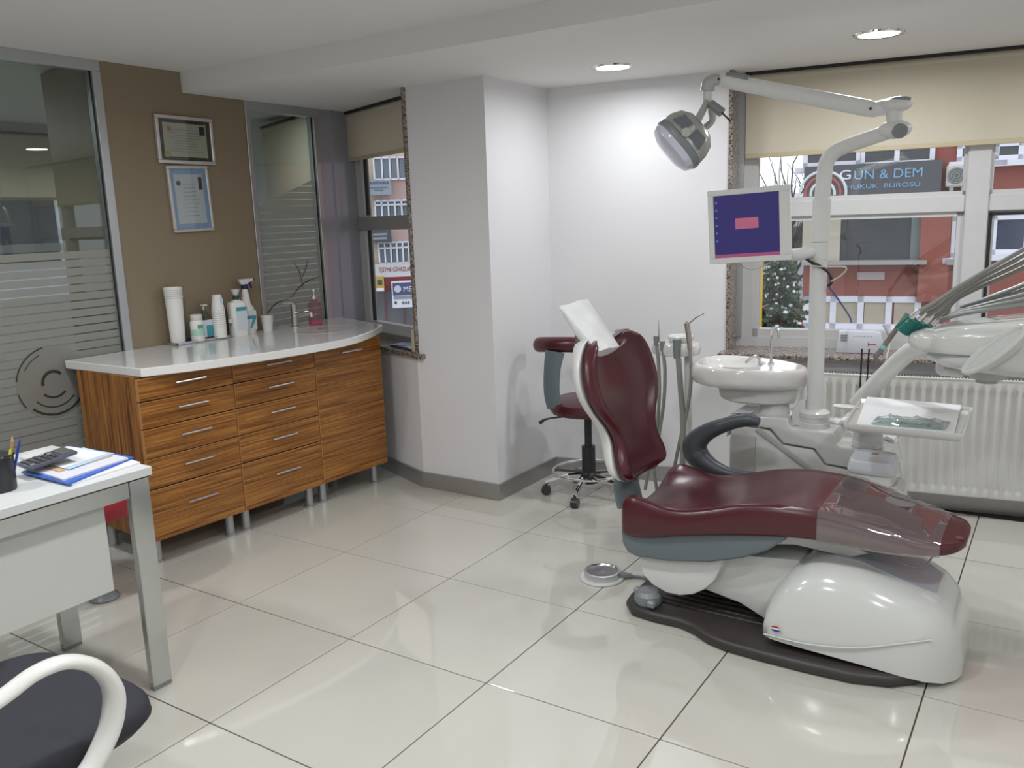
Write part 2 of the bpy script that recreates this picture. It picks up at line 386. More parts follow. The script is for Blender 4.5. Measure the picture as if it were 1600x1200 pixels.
# ---- wide window
bm = B()
box(bm, (0.99, 0.18, 0.745), (1.085, 0.26, HS), M=FB); box(bm, (4.05, 0.18, 0.745), (4.2, 0.26, HS), M=FB)
box(bm, (1.085, 0.18, 2.05), (4.05, 0.26, HS), M=FB); box(bm, (1.085, 0.18, 0.745), (4.05, 0.26, 0.80), M=FB)
W4 = struct(obj('window_4', bm, PVC))
for s in (2.105, 3.15):
    bm = B(); box(bm, (s-0.045, 0.165, 0.80), (s+0.055, 0.255, 2.05), 0.005, 1, M=FB); obj('mullion', bm, PVC, W4)
bays = ((1.085, 2.06), (2.16, 3.105), (3.205, 4.05))
for bi, (a, b) in enumerate(bays):
    bm = B(); box(bm, (a, 0.17, 1.425), (b, 0.255, 1.505), 0.005, 1, M=FB); obj('rail', bm, PVC, W4)
    for lo, hi in ((0.80, 1.425), (1.505, 2.05)):
        t = 0.048 if lo < 1 else 0.022; bm = B()
        box(bm, (a, 0.185, lo), (a+t*0.6, 0.245, hi), M=FB); box(bm, (b-t*0.6, 0.185, lo), (b, 0.245, hi), M=FB)
        box(bm, (a, 0.185, lo), (b, 0.245, lo+t*0.9), M=FB); box(bm, (a, 0.185, hi-t*0.4), (b, 0.245, hi), M=FB)
        obj('sash', bm, PVC, W4)
        if bi == 1 and lo < 1:
            bm = B(); box(bm, (a+0.006, 0.17, lo), (a+0.018, 0.2, hi-0.01), M=FB); box(bm, (a+0.006, 0.17, hi-0.02), (b, 0.2, hi-0.006), M=FB); obj('gasket', bm, RUBBER, W4)
        bm = B(); box(bm, (a+t*0.5, 0.21, lo+t*0.8), (b-t*0.5, 0.218, hi-t*0.3), M=FB); obj('pane', bm, GLASS, W4)
bm = B(); box(bm, (0.955, -0.10, 0.732), (4.2, 0.2, 0.75), 0.004, 1, M=FB); obj('sill', bm, GRAN, W4)
bm = B(); box(bm, (0.98, -0.006, 0.75), (1.0, 0.2, HS), M=FB); obj('jamb_slab', bm, GRAN, W4)
bm = B(); box(bm, (1.0, 0.165, 0.80), (1.03, 0.182, HS), M=FB); obj('cover_strip', bm, ALU, W4)
# ---- roller blinds
def blind(label, M, s0, s1, off, zb, zt, group):
    loc = M @ Vector(((s0+s1)/2, off, zb))
    t = thing('roller_blind', label, 'blind', loc, group)
    bm = B(); box(bm, (s0, off, zb+0.02), (s1, off+0.003, zt-0.03), M=M); obj('fabric', bm, BLIND, t)
    bm = B(); box(bm, (s0, off-0.004, zb), (s1, off+0.007, zb+0.022), 0.002, 1, M=M); obj('bottom_rail', bm, BLINDR, t)
    bm = B(); cyl(bm, M @ Vector((s0, off+0.016, zt-0.03)), M @ Vector((s1, off+0.016, zt-0.03)), 0.02, n=16); obj('roller', bm, BLIND, t)
    bm = B(); box(bm, (s0-0.004, off-0.012, zt-0.012), (s1+0.004, off+0.03, zt), M=M); obj('dark_gap_strip', bm, RUBBER, t)  # black strip drawn in for the dark gap line above the roller
    return t
blind('cream roller blind half lowered over the wide window', FB, 1.04, 3.85, 0.13, 1.728, HS, 'roller blinds')
blind('cream roller blind rolled down over the narrow window beside the pillar', FS, -1.07, -0.02, 0.14, 1.85, HS, 'roller blinds')
# ---- the next room behind the partitions
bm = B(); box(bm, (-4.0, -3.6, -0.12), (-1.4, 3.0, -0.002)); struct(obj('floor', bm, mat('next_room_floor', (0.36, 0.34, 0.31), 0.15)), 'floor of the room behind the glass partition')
bm = B(); box(bm, (-4.0, -3.6, 2.26), (-1.4, 3.0, 2.36)); struct(obj('ceiling', bm, CEIL), 'ceiling of the room behind the glass partition')
bm = B()
box(bm, (-4.0, -3.6, 0), (-3.8, 3.0, 0.95)); box(bm, (-4.0, -3.6, 2.0), (-3.8, 3.0, 2.26)); box(bm, (-4.0, -3.6, 0.95), (-3.8, -0.4, 2.0)); box(bm, (-4.0, 1.95, 0.95), (-3.8, 3.0, 2.0))
struct(obj('wall_beyond', bm, WALL), 'far wall of the room behind the glass partition')
bm = B(); box(bm, (-4.2, 0.2, 0), (-1.17, 0.3, 2.26), M=FS); struct(obj('wall_beyond_side', bm, WALL), 'side wall of the room behind the glass partition')
bm = B(); box(bm, (-4.0, -3.75, 0), (-1.4, -3.6, 2.26)); struct(obj('wall_beyond_rear', bm, WALL), 'rear wall of the room behind the glass partition')
bm = B(); box(bm, (-3.88, -0.4, 0.95), (-3.82, 1.95, 1.0)); box(bm, (-3.88, -0.4, 1.95), (-3.82, 1.95, 2.0)); box(bm, (-3.88, -0.4, 1.34), (-3.82, 1.95, 1.40))
for y in (-0.4, 0.75, 1.89): box(bm, (-3.88, y, 1.0), (-3.82, y+0.06, 1.95))
W5 = struct(obj('window_5', bm, PVC))
FN = FR((-3.76, 0, 0), (0, 1, 0))
blind('cream roller blind in the room behind the left glass partition', FN, -0.4, 1.95, 0.0, 1.715, 2.2, 'roller blinds')
blind('pale roller blind seen through the second glass partition', FS, -2.55, -1.25, 0.14, 1.60, 2.22, 'roller blinds')
# ---- downlights
LAMPM = mat('lamp_diffuser', (1, 1, 1), 0.5, emit=(0.95, 0.97, 1.0), estr=9.0)
def downlight(x, y, z, label, power=LAMP_W):
    t = thing('downlight', label, 'ceiling light', (x, y, z), 'recessed downlights')
    bm = B(); lathe(bm, [(0.078, 0.0), (0.078, -0.004), (0.083, -0.007), (0.096, -0.006), (0.1, 0.0)], (x, y, z), 36); obj('trim_ring', bm, CHROME, t)
    bm = B(); cyl(bm, (x, y, z-0.0015), (x, y, z-0.003), 0.079, n=36); obj('diffuser', bm, LAMPM, t)
    ld = bpy.data.lights.new('downlight_bulb', 'AREA'); ld.shape = 'DISK'; ld.size = 0.15; ld.energy = power; ld.color = (0.94, 0.97, 1.0); ld.spread = math.radians(172)
    lo = bpy.data.objects.new('bulb', ld); COL.objects.link(lo); lo.parent = t; lo.location = (0, 0, -0.009)
downlight(0.80, 1.77, HS, 'round recessed downlight over the white back wall', 5.5)
downlight(1.955, 1.845, HS, 'round recessed downlight in front of the wide window', 9)
downlight(3.1, 1.9, HS, 'round recessed downlight further along the wide window', 9)
for k, (x, y) in enumerate(((0.25, -0.45), (1.6, -0.5), (3.2, -0.4), (-0.3, -1.6), (1.5, -2.1), (3.3, -2.0))):  # grid out of view, widened at the right with downlights added for fill
    downlight(x, y, HU, ('round recessed downlight above the white desk', 'round recessed downlight in the raised ceiling near the dental chair', 'unseen downlight added for fill in the raised ceiling at the right', 'round recessed downlight in the raised ceiling behind the desk', 'round recessed downlight in the raised ceiling behind the camera', 'unseen downlight added for fill in the raised ceiling beside the right wall')[k])
downlight(-2.6, 0.0, 2.26, 'added downlight brightening the room behind the partition', 10)  # added because the next room was dim, no visible fitting there
downlight(-1.95, 1.75, 2.26, 'added downlight brightening the blind behind the second glass partition', 5)  # added so the pale blind behind the glass gets lit
# ================================================================== cabinets and worktop
FCo = Vector((-0.605, 0.061, 0)); FC = FR(FCo, (0.056, 0.998, 0))
ZL = [0.852, 0.748, 0.628, 0.495, 0.357, 0.12]
def handle(parent, xc, z, ln=0.15):
    bm = B(); tube(bm, [FC @ Vector((xc-ln/2, -0.024, z)), FC @ Vector((xc+ln/2, -0.024, z))], 0.005, n=10, smooth=False)
    for s in (-1, 1): cyl(bm, FC @ Vector((xc+s*ln*0.36, -0.024, z)), FC @ Vector((xc+s*ln*0.36, 0.0, z)), 0.004, n=8)
    obj('handle', bm, STEEL, parent)
def cabinet(x0, x1, label, drawers):
    t = thing('drawer_cabinet' if drawers else 'door_cabinet', label, 'cabinet', FC @ Vector(((x0+x1)/2, 0.25, 0)), 'zebrano base cabinets')
    bm = B(); box(bm, (x0+0.001, 0.02, 0.12), (x1-0.001, 0.50, 0.855), M=FC); obj('body', bm, WOODV, t)
    if drawers:
        for a, b in zip(ZL, ZL[1:]):
            bm = B(); box(bm, (x0+0.0018, 0, b+0.0015), (x1-0.0018, 0.018, a-0.003), 0.0008, 1, M=FC); d = obj('drawer_front', bm, WOODH, t)
            bm = B(); box(bm, (x0+0.002, -0.0006, a-0.0055), (x1-0.002, 0.017, a-0.003), M=FC); box(bm, (x0+0.001, -0.0006, b+0.002), (x0+0.003, 0.017, a-0.002), M=FC); obj('edge_band', bm, WOODE, d)
            handle(d, (x0+x1)/2+0.005, b+(a-b)*0.60)
    else:
        bm = B(); box(bm, (x0+0.0015, 0, 0.1215), (x1-0.0015, 0.018, 0.852), 0.0008, 1, M=FC); d = obj('door', bm, WOODH, t)
        bm = B(); box(bm, (x0+0.001, -0.0006, 0.122), (x0+0.003, 0.017, 0.85), M=FC); obj('edge_band', bm, WOODE, d)
        handle(d, (x0+x1)/2, 0.80)
    for lx in (x0+0.045, x1-0.045):
        for ly in (0.075, 0.45):
            p = FC @ Vector((lx, ly, 0)); bm = B(); lathe(bm, [(0.026, 0), (0.026, 0.010), (0.021, 0.014), (0.020, 0.12)], p, 20); obj('leg', bm, ALU, t)
cabinet(0.0, 0.475, 'zebrano drawer cabinet nearest the white desk, five drawers with bar handles', True)
cabinet(0.477, 0.97, 'zebrano drawer cabinet in the middle of the row, five drawers', True)
cabinet(0.972, 1.450, 'zebrano sink cabinet with one tall door beside the narrow window', False)
ZC = 0.893
ct = thing('countertop', 'white quartz worktop with a wavy front edge across the wooden cabinets', 'countertop', (-0.85, 0.8, 0.855))
front = [(-0.602, 0.085), (-0.56, 0.18), (-0.517, 0.279), (-0.461, 0.486), (-0.420, 0.662), (-0.392, 0.887), (-0.388, 1.05), (-0.408, 1.19), (-0.446, 1.31), (-0.495, 1.42), (-0.556, 1.54), (-0.62, 1.645)]
fp = [(p.x, p.y) for p in spline([(x, y, 0) for x, y in front], 3)]
bm = B(); prism(bm, fp+[(-0.98, 1.79), (-1.178, 1.87), (-1.178, 0.085)], 0.855, ZC, 0.003, 1); obj('slab', bm, QUARTZ, ct)
SB = mat('sink_ceramic', (0.72, 0.70, 0.62), 0.12)
bm = B(); lathe(bm, [(0.19, 0.0), (0.192, 0.0022), (0.186, 0.003), (0.172, 0.0014), (0.10, 0.0012), (0.02, 0.001)], (-0.80, 1.36, ZC), 40, sx=0.95, sy=1.05); obj('sink_basin', bm, SB, ct)
bm = B(); lathe(bm, [(0.001, 0.0035), (0.022, 0.0032), (0.024, 0.002), (0.024, 0.001)], (-0.82, 1.36, ZC), 20); obj('drain', bm, CHROME, ct)
# faucet
fx, fy = -1.06, 1.385
t = thing('basin_faucet', 'chrome single lever faucet behind the counter sink', 'faucet', (fx, fy, ZC))
bm = B(); lathe(bm, [(0.028, 0), (0.028, 0.006), (0.019, 0.010), (0.019, 0.125), (0.021, 0.130), (0.018, 0.136), (0.002, 0.137)], (fx, fy, ZC), 24); obj('body', bm, CHROME, t)
bm = B(); tube(bm, [(fx, fy, ZC+0.075), (fx+0.06, fy+0.01, ZC+0.083), (fx+0.12, fy+0.02, ZC+0.080)], 0.011, n=14); cyl(bm, (fx+0.117, fy+0.02, ZC+0.084), (fx+0.119, fy+0.02, ZC+0.060), 0.011, n=14); obj('spout', bm, CHROME, t)
bm = B(); tube(bm, [(fx, fy, ZC+0.135), (fx-0.02, fy-0.03, ZC+0.142), (fx-0.035, fy-0.06, ZC+0.138)], [0.008, 0.006, 0.005], n=10); obj('lever', bm, CHROME, t)
# soap dispenser
sx, sy = -1.03, 1.52
t = thing('soap_dispenser', 'clear pump bottle of pink soap beside the faucet', 'soap dispenser', (sx, sy, ZC))
PINK = glass('pink_soap', (0.95, 0.74, 0.79), 1.4); CLEAR = glass('clear_plastic', (0.93, 0.95, 0.96), 1.45, 1.5)
PINKS = mat('pink_soap_level', (0.70, 0.22, 0.36), 0.3)
bm = B(); lathe(bm, [(0.04, 0), (0.041, 0.01), (0.041, 0.11), (0.036, 0.13), (0.016, 0.145), (0.014, 0.155)], (sx, sy, ZC), 24); obj('bottle', bm, PINK, t)
bm = B(); lathe(bm, [(0.037, 0.003), (0.038, 0.008), (0.038, 0.024), (0.03, 0.027)], (sx, sy, ZC), 24); obj('soap', bm, PINKS, t)
bm = B(); lathe(bm, [(0.017, 0.15), (0.017, 0.17), (0.006, 0.172), (0.006, 0.195), (0.015, 0.197), (0.015, 0.207), (0.001, 0.208)], (sx, sy, ZC), 18); tube(bm, [(sx, sy, ZC+0.202), (sx+0.04, sy, ZC+0.2)], 0.005, n=8, smooth=False); obj('pump', bm, CHROME, t)
# tray with bottles
ZT = ZC+0.0006
TX0, TX1, TY0, TY1 = -1.165, -1.06, 0.60, 0.93
t = thing('tray', 'flat grey tray holding bottles at the back of the worktop', 'tray', (-1.1, 0.76, ZC))
bm = B(); box(bm, (TX0, TY0, ZC+0.0008), (TX1, TY1, ZC+0.006), 0.002, 1); obj('base', bm, GREYL, t)
bm = B()
for lo, hi in (((TX0, TY0, ZC+0.001), (TX1, TY0+0.004, ZC+0.014)), ((TX0, TY1-0.004, ZC+0.001), (TX1, TY1, ZC+0.014)), ((TX1-0.004, TY0, ZC+0.001), (TX1, TY1, ZC+0.014)), ((TX0, TY0, ZC+0.001), (TX0+0.004, TY1, ZC+0.014))): box(bm, lo, hi)
obj('rim', bm, STEEL, t)
BLUEL = mat('blue_liner', (0.03, 0.06, 0.30), 0.6)
tag(obj('tray_liner', box(B(), (TX0+0.01, TY0+0.10, ZC+0.0062), (TX1-0.008, TY1-0.02, ZC+0.0085)), BLUEL, origin=(-1.1, 0.76, ZC+0.006)), 'dark blue paper liner lying in the grey tray', 'liner')
TEAL = mat('teal_print', (0.05, 0.30, 0.36), 0.5); GREENP = mat('green_print', (0.08, 0.36, 0.24), 0.5); LBL = mat('label_pale', (0.60, 0.66, 0.72), 0.5)
NAVY = mat('navy_plastic', (0.02, 0.015, 0.10), 0.35); DGRN = mat('dark_green_plastic', (0.01, 0.07, 0.05), 0.35)
WP = mat('bottle_white', (0.78, 0.77, 0.74), 0.35)
zt = ZC+0.0066
# tall white cup tube
x, y = -1.115, 0.645
t = thing('cup_tube', 'tall plain white tube of stacked plastic cups at the left end of the tray', 'cup stack', (x, y, zt), 'items on the worktop tray')
bm = B(); lathe(bm, [(0.034, 0), (0.036, 0.01), (0.044, 0.27), (0.0455, 0.272), (0.0455, 0.282), (0.043, 0.284), (0.04, 0.275)], (x, y, zt), 28); obj('tube', bm, WP, t)
bm = B()
for k in range(5): lathe(bm, [(0.0445, 0.23+k*0.01), (0.0462, 0.233+k*0.01), (0.0445, 0.236+k*0.01)], (x, y, zt), 28)
obj('cup_rims', bm, WHITEM, t)
# small white bottle with green print
x, y = -1.088, 0.745
t = thing('small_bottle', 'small white bottle with green print next to the tall cup tube', 'bottle', (x, y, zt), 'items on the worktop tray')
bm = B(); lathe(bm, [(0.033, 0), (0.035, 0.004), (0.035, 0.095), (0.030, 0.107), (0.026, 0.109)], (x, y, zt), 28); obj('body', bm, WP, t)
bm = B(); lathe(bm, [(0.029, 0.109), (0.030, 0.111), (0.030, 0.133), (0.027, 0.137), (0.001, 0.1375)], (x, y, zt), 28); obj('cap', bm, WHITEM, t)
bm = B(); lathe(bm, [(0.0354, 0.028), (0.0354, 0.062)], (x, y, zt), 28); obj('label_band', bm, mat('pale_green_print', (0.42, 0.62, 0.52), 0.5), t)
bm = B(); box(bm, (x+0.029, y-0.018, zt+0.066), (x+0.0375, y+0.010, zt+0.084)); obj('logo', bm, GREENP, t)
# clear dispenser with blue label
x, y = -1.115, 0.815
t = thing('clear_dispenser', 'clear square dispenser bottle with a teal label standing in the tray', 'bottle', (x, y, zt), 'items on the worktop tray')
bm = B(); box(bm, (x-0.028, y-0.036, zt), (x+0.028, y+0.036, zt+0.115), 0.008, 2); lathe(bm, [(0.027, 0.11), (0.02, 0.135), (0.01, 0.15), (0.009, 0.155)], (x, y, zt), 20); obj('body', bm, glass('clear_bottle', (0.80, 0.87, 0.90), 1.45, 1.5), t)
bm = B(); box(bm, (x+0.0285, y-0.032, zt+0.012), (x+0.0292, y+0.032, zt+0.10)); lb = obj('label', bm, LBL, t)
bm = B(); box(bm, (x+0.0292, y-0.014, zt+0.014), (x+0.0297, y+0.031, zt+0.072)); obj('print', bm, TEAL, lb)
bm = B(); cyl(bm, (x, y, zt+0.15), (x, y, zt+0.172), 0.004, n=8); box(bm, (x-0.012, y-0.012, zt+0.172), (x+0.022, y+0.012, zt+0.18), 0.003, 1); obj('pump', bm, WHITEM, t)
# stack of paper cups
x, y = -1.075, 0.875
t = thing('paper_cup_stack', 'upside-down stack of printed paper cups in the middle of the tray', 'cup stack', (x, y, zt), 'items on the worktop tray')
for k in range(14):
    bm = B(); z0 = zt+k*0.0105
    lathe(bm, [(0.034, z0-zt), (0.0355, z0-zt+0.002), (0.0345, z0-zt+0.006), (0.0335-0.0002*k, z0-zt+0.0104)], (x, y, zt), 24); obj('paper_cup', bm, WP, t)
bm = B(); lathe(bm, [(0.0335, 0.147), (0.0335, 0.151), (0.024, 0.222), (0.0245, 0.226), (0.022, 0.226), (0.001, 0.222)], (x, y, zt), 24); tc = obj('paper_cup', bm, WP, t)
bm = B(); box(bm, (x+0.024, y-0.002, zt+0.176), (x+0.0305, y+0.013, zt+0.208)); obj('print', bm, LBL, tc)
# little glass bottle
x, y = -1.072, 0.925
t = thing('small_vial', 'tiny clear vial in front of the white pump bottle', 'vial', (x, y+0.02, ZC), 'items on the worktop tray')
bm = B(); lathe(bm, [(0.014, 0), (0.016, 0.004), (0.016, 0.04), (0.008, 0.055), (0.008, 0.075)], (x, y+0.02, ZC), 16); obj('body', bm, CLEAR, t)
bm = B(); lathe(bm, [(0.011, 0.075), (0.012, 0.078), (0.012, 0.095), (0.001, 0.097)], (x, y+0.02, ZC), 16); obj('cap', bm, WHITEM, t)
# white pump bottle
x, y = -1.085, 1.005
t = thing('pump_bottle', 'white flat bottle with green collar and pale label beside the tray', 'bottle', (x, y, ZC), 'items on the worktop tray')
R45 = FR((x, y, ZC), (0.25, 0.97, 0))
bm = B()
loft(bm, [[R45 @ Vector((a*w, b*d, z)) for a, b in [(math.copysign(abs(math.cos(q))**0.5, math.cos(q)), math.copysign(abs(math.sin(q))**0.5, math.sin(q))) for q in [2*math.pi*i/32 for i in range(32)]]] for w, d, z in ((0.046, 0.028, 0), (0.048, 0.03, 0.006), (0.048, 0.03, 0.165), (0.044, 0.027, 0.18), (0.02, 0.017, 0.19), (0.016, 0.016, 0.195))])
obj('body', bm, WP, t)
bm = B(); box(bm, (-0.018, -0.0312, 0.03), (0.040, -0.0302, 0.155), M=R45); lb = obj('label', bm, LBL, t)
bm = B(); box(bm, (-0.018, -0.0316, 0.135), (0.040, -0.0311, 0.155), M=R45); obj('print', bm, TEAL, lb)
bm = B(); lathe(bm, [(0.017, 0.193), (0.017, 0.215), (0.008, 0.216)], (x, y, ZC), 18); obj('collar', bm, DGRN, t)
bm = B(); lathe(bm, [(0.008, 0.215), (0.016, 0.225), (0.022, 0.245), (0.024, 0.25), (0.001, 0.251)], (x, y, ZC), 18); obj('pump', bm, WHITEM, t)
# spray bottle
x, y = -1.12, 1.098
t = thing('spray_bottle', 'white trigger spray bottle with navy trigger and teal seven on its label', 'spray bottle', (x, y, ZC), 'items on the worktop tray')
RS = FR((x, y, ZC), (0.2, 0.98, 0))
bm = B(); loft(bm, [[RS @ Vector((w*math.cos(q), d*math.sin(q), z)) for q in [2*math.pi*i/28 for i in range(28)]] for w, d, z in ((0.043, 0.03, 0), (0.045, 0.032, 0.006), (0.045, 0.032, 0.125), (0.040, 0.029, 0.145), (0.026, 0.024, 0.16), (0.022, 0.022, 0.20), (0.014, 0.014, 0.245))]); obj('body', bm, WP, t)
bm = B(); box(bm, (-0.026, -0.0335, 0.02), (0.038, -0.0325, 0.125), M=RS); lb = obj('label', bm, WHITEM, t)
bm = B(); box(bm, (-0.024, -0.034, 0.078), (0.036, -0.0334, 0.098), M=RS); loft(bm, [[RS @ Vector(p) for p in ((0.014, -0.034, 0.078), (0.034, -0.034, 0.078), (0.008, -0.034, 0.03), (-0.006, -0.034, 0.03))], [RS @ Vector(p) for p in ((0.014, -0.0334, 0.078), (0.034, -0.0334, 0.078), (0.008, -0.0334, 0.03), (-0.006, -0.0334, 0.03))]]); obj('numeral', bm, TEAL, lb)
bm = B(); cyl(bm, RS @ Vector((0, 0, 0.243)), RS @ Vector((0, 0, 0.268)), 0.017, n=18); obj('collar', bm, NAVY, t)
bm = B(); prism(bm, [(-0.03, 0.285), (-0.02, 0.268), (0.018, 0.268), (0.022, 0.278), (0.05, 0.285), (0.05, 0.298), (-0.036, 0.298)], -0.012, 0.012, 0.003, 1, M=RS @ Matrix.Rotation(math.pi/2, 4, 'X')); obj('spray_head', bm, WHITEM, t)
bm = B(); tube(bm, [RS @ Vector((0.022, 0, 0.282)), RS @ Vector((0.034, 0, 0.268)), RS @ Vector((0.042, 0, 0.245))], [0.008, 0.006, 0.005], n=8); cyl(bm, RS @ Vector((0.05, 0, 0.292)), RS @ Vector((0.060, 0, 0.292)), 0.007, n=10); obj('trigger', bm, NAVY, t)
# single paper cup
x, y = -1.085, 1.205
t = thing('paper_cup', 'single white paper cup standing at the right of the spray bottle', 'cup', (x, y, ZC), 'items on the worktop tray')
bm = B(); lathe(bm, [(0.001, 0.003), (0.024, 0.003), (0.026, 0.0), (0.034, 0.080), (0.0355, 0.082), (0.0345, 0.084), (0.0325, 0.08), (0.0245, 0.006), (0.001, 0.006)], (x, y, ZC), 28); c = obj('cup_wall', bm, WP, t)
bm = B(); box(bm, (x+0.026, y-0.004, ZC+0.045), (x+0.033, y+0.012, ZC+0.066)); obj('print', bm, LBL, c)
# papers on the narrow sill
NAVYP = mat('dark_folder', (0.03, 0.035, 0.05), 0.5)
bm = B(); box(bm, (-0.36, 0.02, 0.760), (-0.09, 0.16, 0.768), M=FS); tag(obj('folder', bm, NAVYP, origin=FS @ Vector((-0.22, 0.1, 0.76))), 'dark folder lying on the granite sill of the narrow window', 'folder')
BLP = mat('blue_grey_print', (0.32, 0.40, 0.58), 0.5, noise=0.5, nscale=60)
t = thing('brochure', 'blue and white brochures spread on the dark folder on the sill', 'brochure', FS @ Vector((-0.22, 0.1, 0.768)))
for k, (a, dx) in enumerate(((0.1, 0), (-0.25, 0.03), (0.3, -0.04))):
    bm = B(); box(bm, (-0.10, -0.05, 0), (0.10, 0.05, 0.002), M=FS @ Matrix.Translation((-0.22+dx, 0.09, 0.7682+k*0.002)) @ Matrix.Rotation(a, 4, 'Z')); obj('sheet', bm, BLP if k != 1 else PAPER, t)
# ================================================================== certificates on the tan wall
SILV = mat('silver_frame', (0.62, 0.58, 0.55), 0.3, 0.5)
def picture(px, label, mats, fw, landscape):
    P = [PX(a, b, XW+0.012) for a, b in px]; c = sum(P, Vector())/4
    ex = (P[1]-P[0]+P[2]-P[3]).normalized(); w = ((P[1]-P[0]).length+(P[2]-P[3]).length)/2; h = ((P[0]-P[3]).length+(P[1]-P[2]).length)/2
    M = FR(c, (0, ex.y, ex.z), ez=(1, 0, 0))         # local x right, y up, z out of the wall
    t = thing('certificate_frame', label, 'picture frame', (XW+0.004, c.y, c.z), 'framed certificates')
    bm = B()
    for a, b, cx, d in ((-w/2, -h/2, w/2, -h/2+fw), (-w/2, h/2-fw, w/2, h/2), (-w/2, -h/2+fw, -w/2+fw, h/2-fw), (w/2-fw, -h/2+fw, w/2, h/2-fw)): box(bm, (a, b, -0.010), (cx, d, 0.010), 0.003, 1, M=M)
    obj('frame', bm, SILV, t)
    iw, ih = w-2*fw, h-2*fw
    bm = B(); box(bm, (-iw/2, -ih/2, -0.008), (iw/2, ih/2, 0.0), M=M); obj('mount', bm, mats[0], t)
    k = 0.84 if landscape else 0.80; pw, ph = iw*k, ih*(0.82 if landscape else 0.82)
    bm = B(); box(bm, (-pw/2, -ph/2, 0.0), (pw/2, ph/2, 0.001), M=M); pg = obj('document', bm, mats[1], t)
    INK = mat('ink', (0.22, 0.22, 0.23), 0.6)
    for r in range(9):
        ww = pw*random.uniform(0.35, 0.8); zz = ph*(0.30-r*0.08)
        bm = B(); box(bm, (-ww/2, zz-0.0012, 0.001), (ww/2, zz+0.0012, 0.0014), M=M); obj('text_line', bm, INK, pg)
    bm = B(); box(bm, (pw*0.34, ph*0.18, 0.001), (pw*0.47, ph*0.44, 0.0015), M=M); obj('photo', bm, mats[2], pg)
    bm = B(); cyl(bm, M @ Vector((-pw*0.36, ph*0.32, 0.001)), M @ Vector((-pw*0.36, ph*0.32, 0.0016)), 0.013, n=18); obj('seal', bm, mats[3], pg)
    if landscape:
        bm = B(); cyl(bm, M @ Vector((-pw*0.45, -ph*0.44, 0.001)), M @ Vector((-pw*0.45, -ph*0.44, 0.0016)), 0.017, n=18); obj('gold_seal', bm, mat('gold_foil', (0.42, 0.30, 0.05), 0.4), pg)
    bm = B(); box(bm, (-iw/2, -ih/2, 0.003), (iw/2, ih/2, 0.0045), M=M); obj('glass', bm, GLASS, t)
picture([(240, 177), (331, 187), (335, 258), (248, 255)], 'landscape silver framed diploma with dark mount, upper of two on the tan wall',
        (mat('dark_mount', (0.05, 0.05, 0.035), 0.6), mat('diploma_paper', (0.42, 0.41, 0.33), 0.6, noise=0.06, nscale=40), mat('photo_dark', (0.03, 0.025, 0.04), 0.4), mat('seal_red', (0.42, 0.14, 0.08), 0.5)), 0.017, True)
picture([(260, 259), (325, 259), (332, 360), (271, 364)], 'portrait silver framed certificate with blue border, lower of two on the tan wall',
        (mat('blue_border', (0.24, 0.36, 0.55), 0.6, noise=0.25, nscale=90), mat('certificate_paper', (0.52, 0.55, 0.58), 0.6), mat('photo_red', (0.12, 0.04, 0.03), 0.4), mat('seal_dark', (0.06, 0.06, 0.07), 0.5)), 0.015, False)
# ================================================================== desk
ZD = 0.74
t = thing('desk', 'white desk with chrome legs and hanging front panel at the left edge', 'desk', (0.02, -1.2, 0))
bm = B(); box(bm, (-0.27, -2.0, 0.712), (0.302, -0.50, ZD), 0.002, 1); obj('desk_top', bm, DESKW, t)
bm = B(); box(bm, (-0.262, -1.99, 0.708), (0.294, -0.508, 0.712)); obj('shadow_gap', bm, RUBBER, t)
DCH = mat('polished_desk_metal', (0.56, 0.57, 0.56), 0.16, 0.9)
for x0 in (0.268, -0.255):
    for y0 in (-0.578, -1.98):
        bm = B(); box(bm, (x0, y0, 0.012), (x0+0.026, y0+0.068, 0.708), 0.002, 1); lg = obj('leg', bm, DCH, t)
        bm = B(); box(bm, (x0+0.001, y0+0.001, 0), (x0+0.025, y0+0.067, 0.012), 0.002, 1); obj('foot_cap', bm, GREYP, lg)
bm = B(); box(bm, (0.268, -1.914, 0.655), (0.292, -0.578, 0.708), 0.002, 1); obj('apron_rail', bm, DCH, t)
bm = B(); box(bm, (-0.252, -1.914, 0.655), (-0.21, -0.578, 0.708), 0.002, 1); obj('apron_rail', bm, DCH, t)
bm = B(); box(bm, (-0.229, -0.56, 0.655), (0.268, -0.52, 0.708), 0.002, 1); obj('side_rail', bm, DCH, t)
bm = B(); box(bm, (0.215, -1.9, 0.36), (0.233, -0.632, 0.70), 0.001, 1); obj('front_panel', bm, DESKG, t)
# pen cup and pens
c = PZ(2, 766, ZD); c.x -= 0.0
t = thing('pen_cup', 'black mesh pen cup on the corner of the white desk', 'pen cup', (c.x, c.y, ZD))
bm = B(); lathe(bm, [(0.001, 0.0), (0.040, 0.0), (0.042, 0.004), (0.044, 0.10), (0.046, 0.102), (0.046, 0.106), (0.043, 0.106), (0.041, 0.10), (0.039, 0.006), (0.001, 0.005)], (c.x, c.y, ZD), 32); obj('cup_wall', bm, BLACKP, t)
bm = B(); lathe(bm, [(0.0455, 0.100), (0.0475, 0.103), (0.0455, 0.107)], (c.x, c.y, ZD), 32); obj('rim', bm, mat('cup_rim', (0.03, 0.03, 0.03), 0.25, 0.6), t)
def pen(dx, dy, ln, lean, colm, label, cat, tip=None):
    b0 = Vector((c.x+dx*0.5, c.y+dy*0.5, ZD+0.010)); d = Vector((lean[0], lean[1], 1)).normalized()
    t = thing(cat, label, cat, b0, 'pens in the black cup')
    bm = B(); tube(bm, [b0, b0+d*ln], 0.004, n=8, smooth=False); obj('barrel', bm, colm, t)
    bm = B(); tube(bm, [b0+d*ln, b0+d*(ln+0.012)], [0.0038, 0.0015], n=8, smooth=False); obj('tip', bm, tip or colm, t)
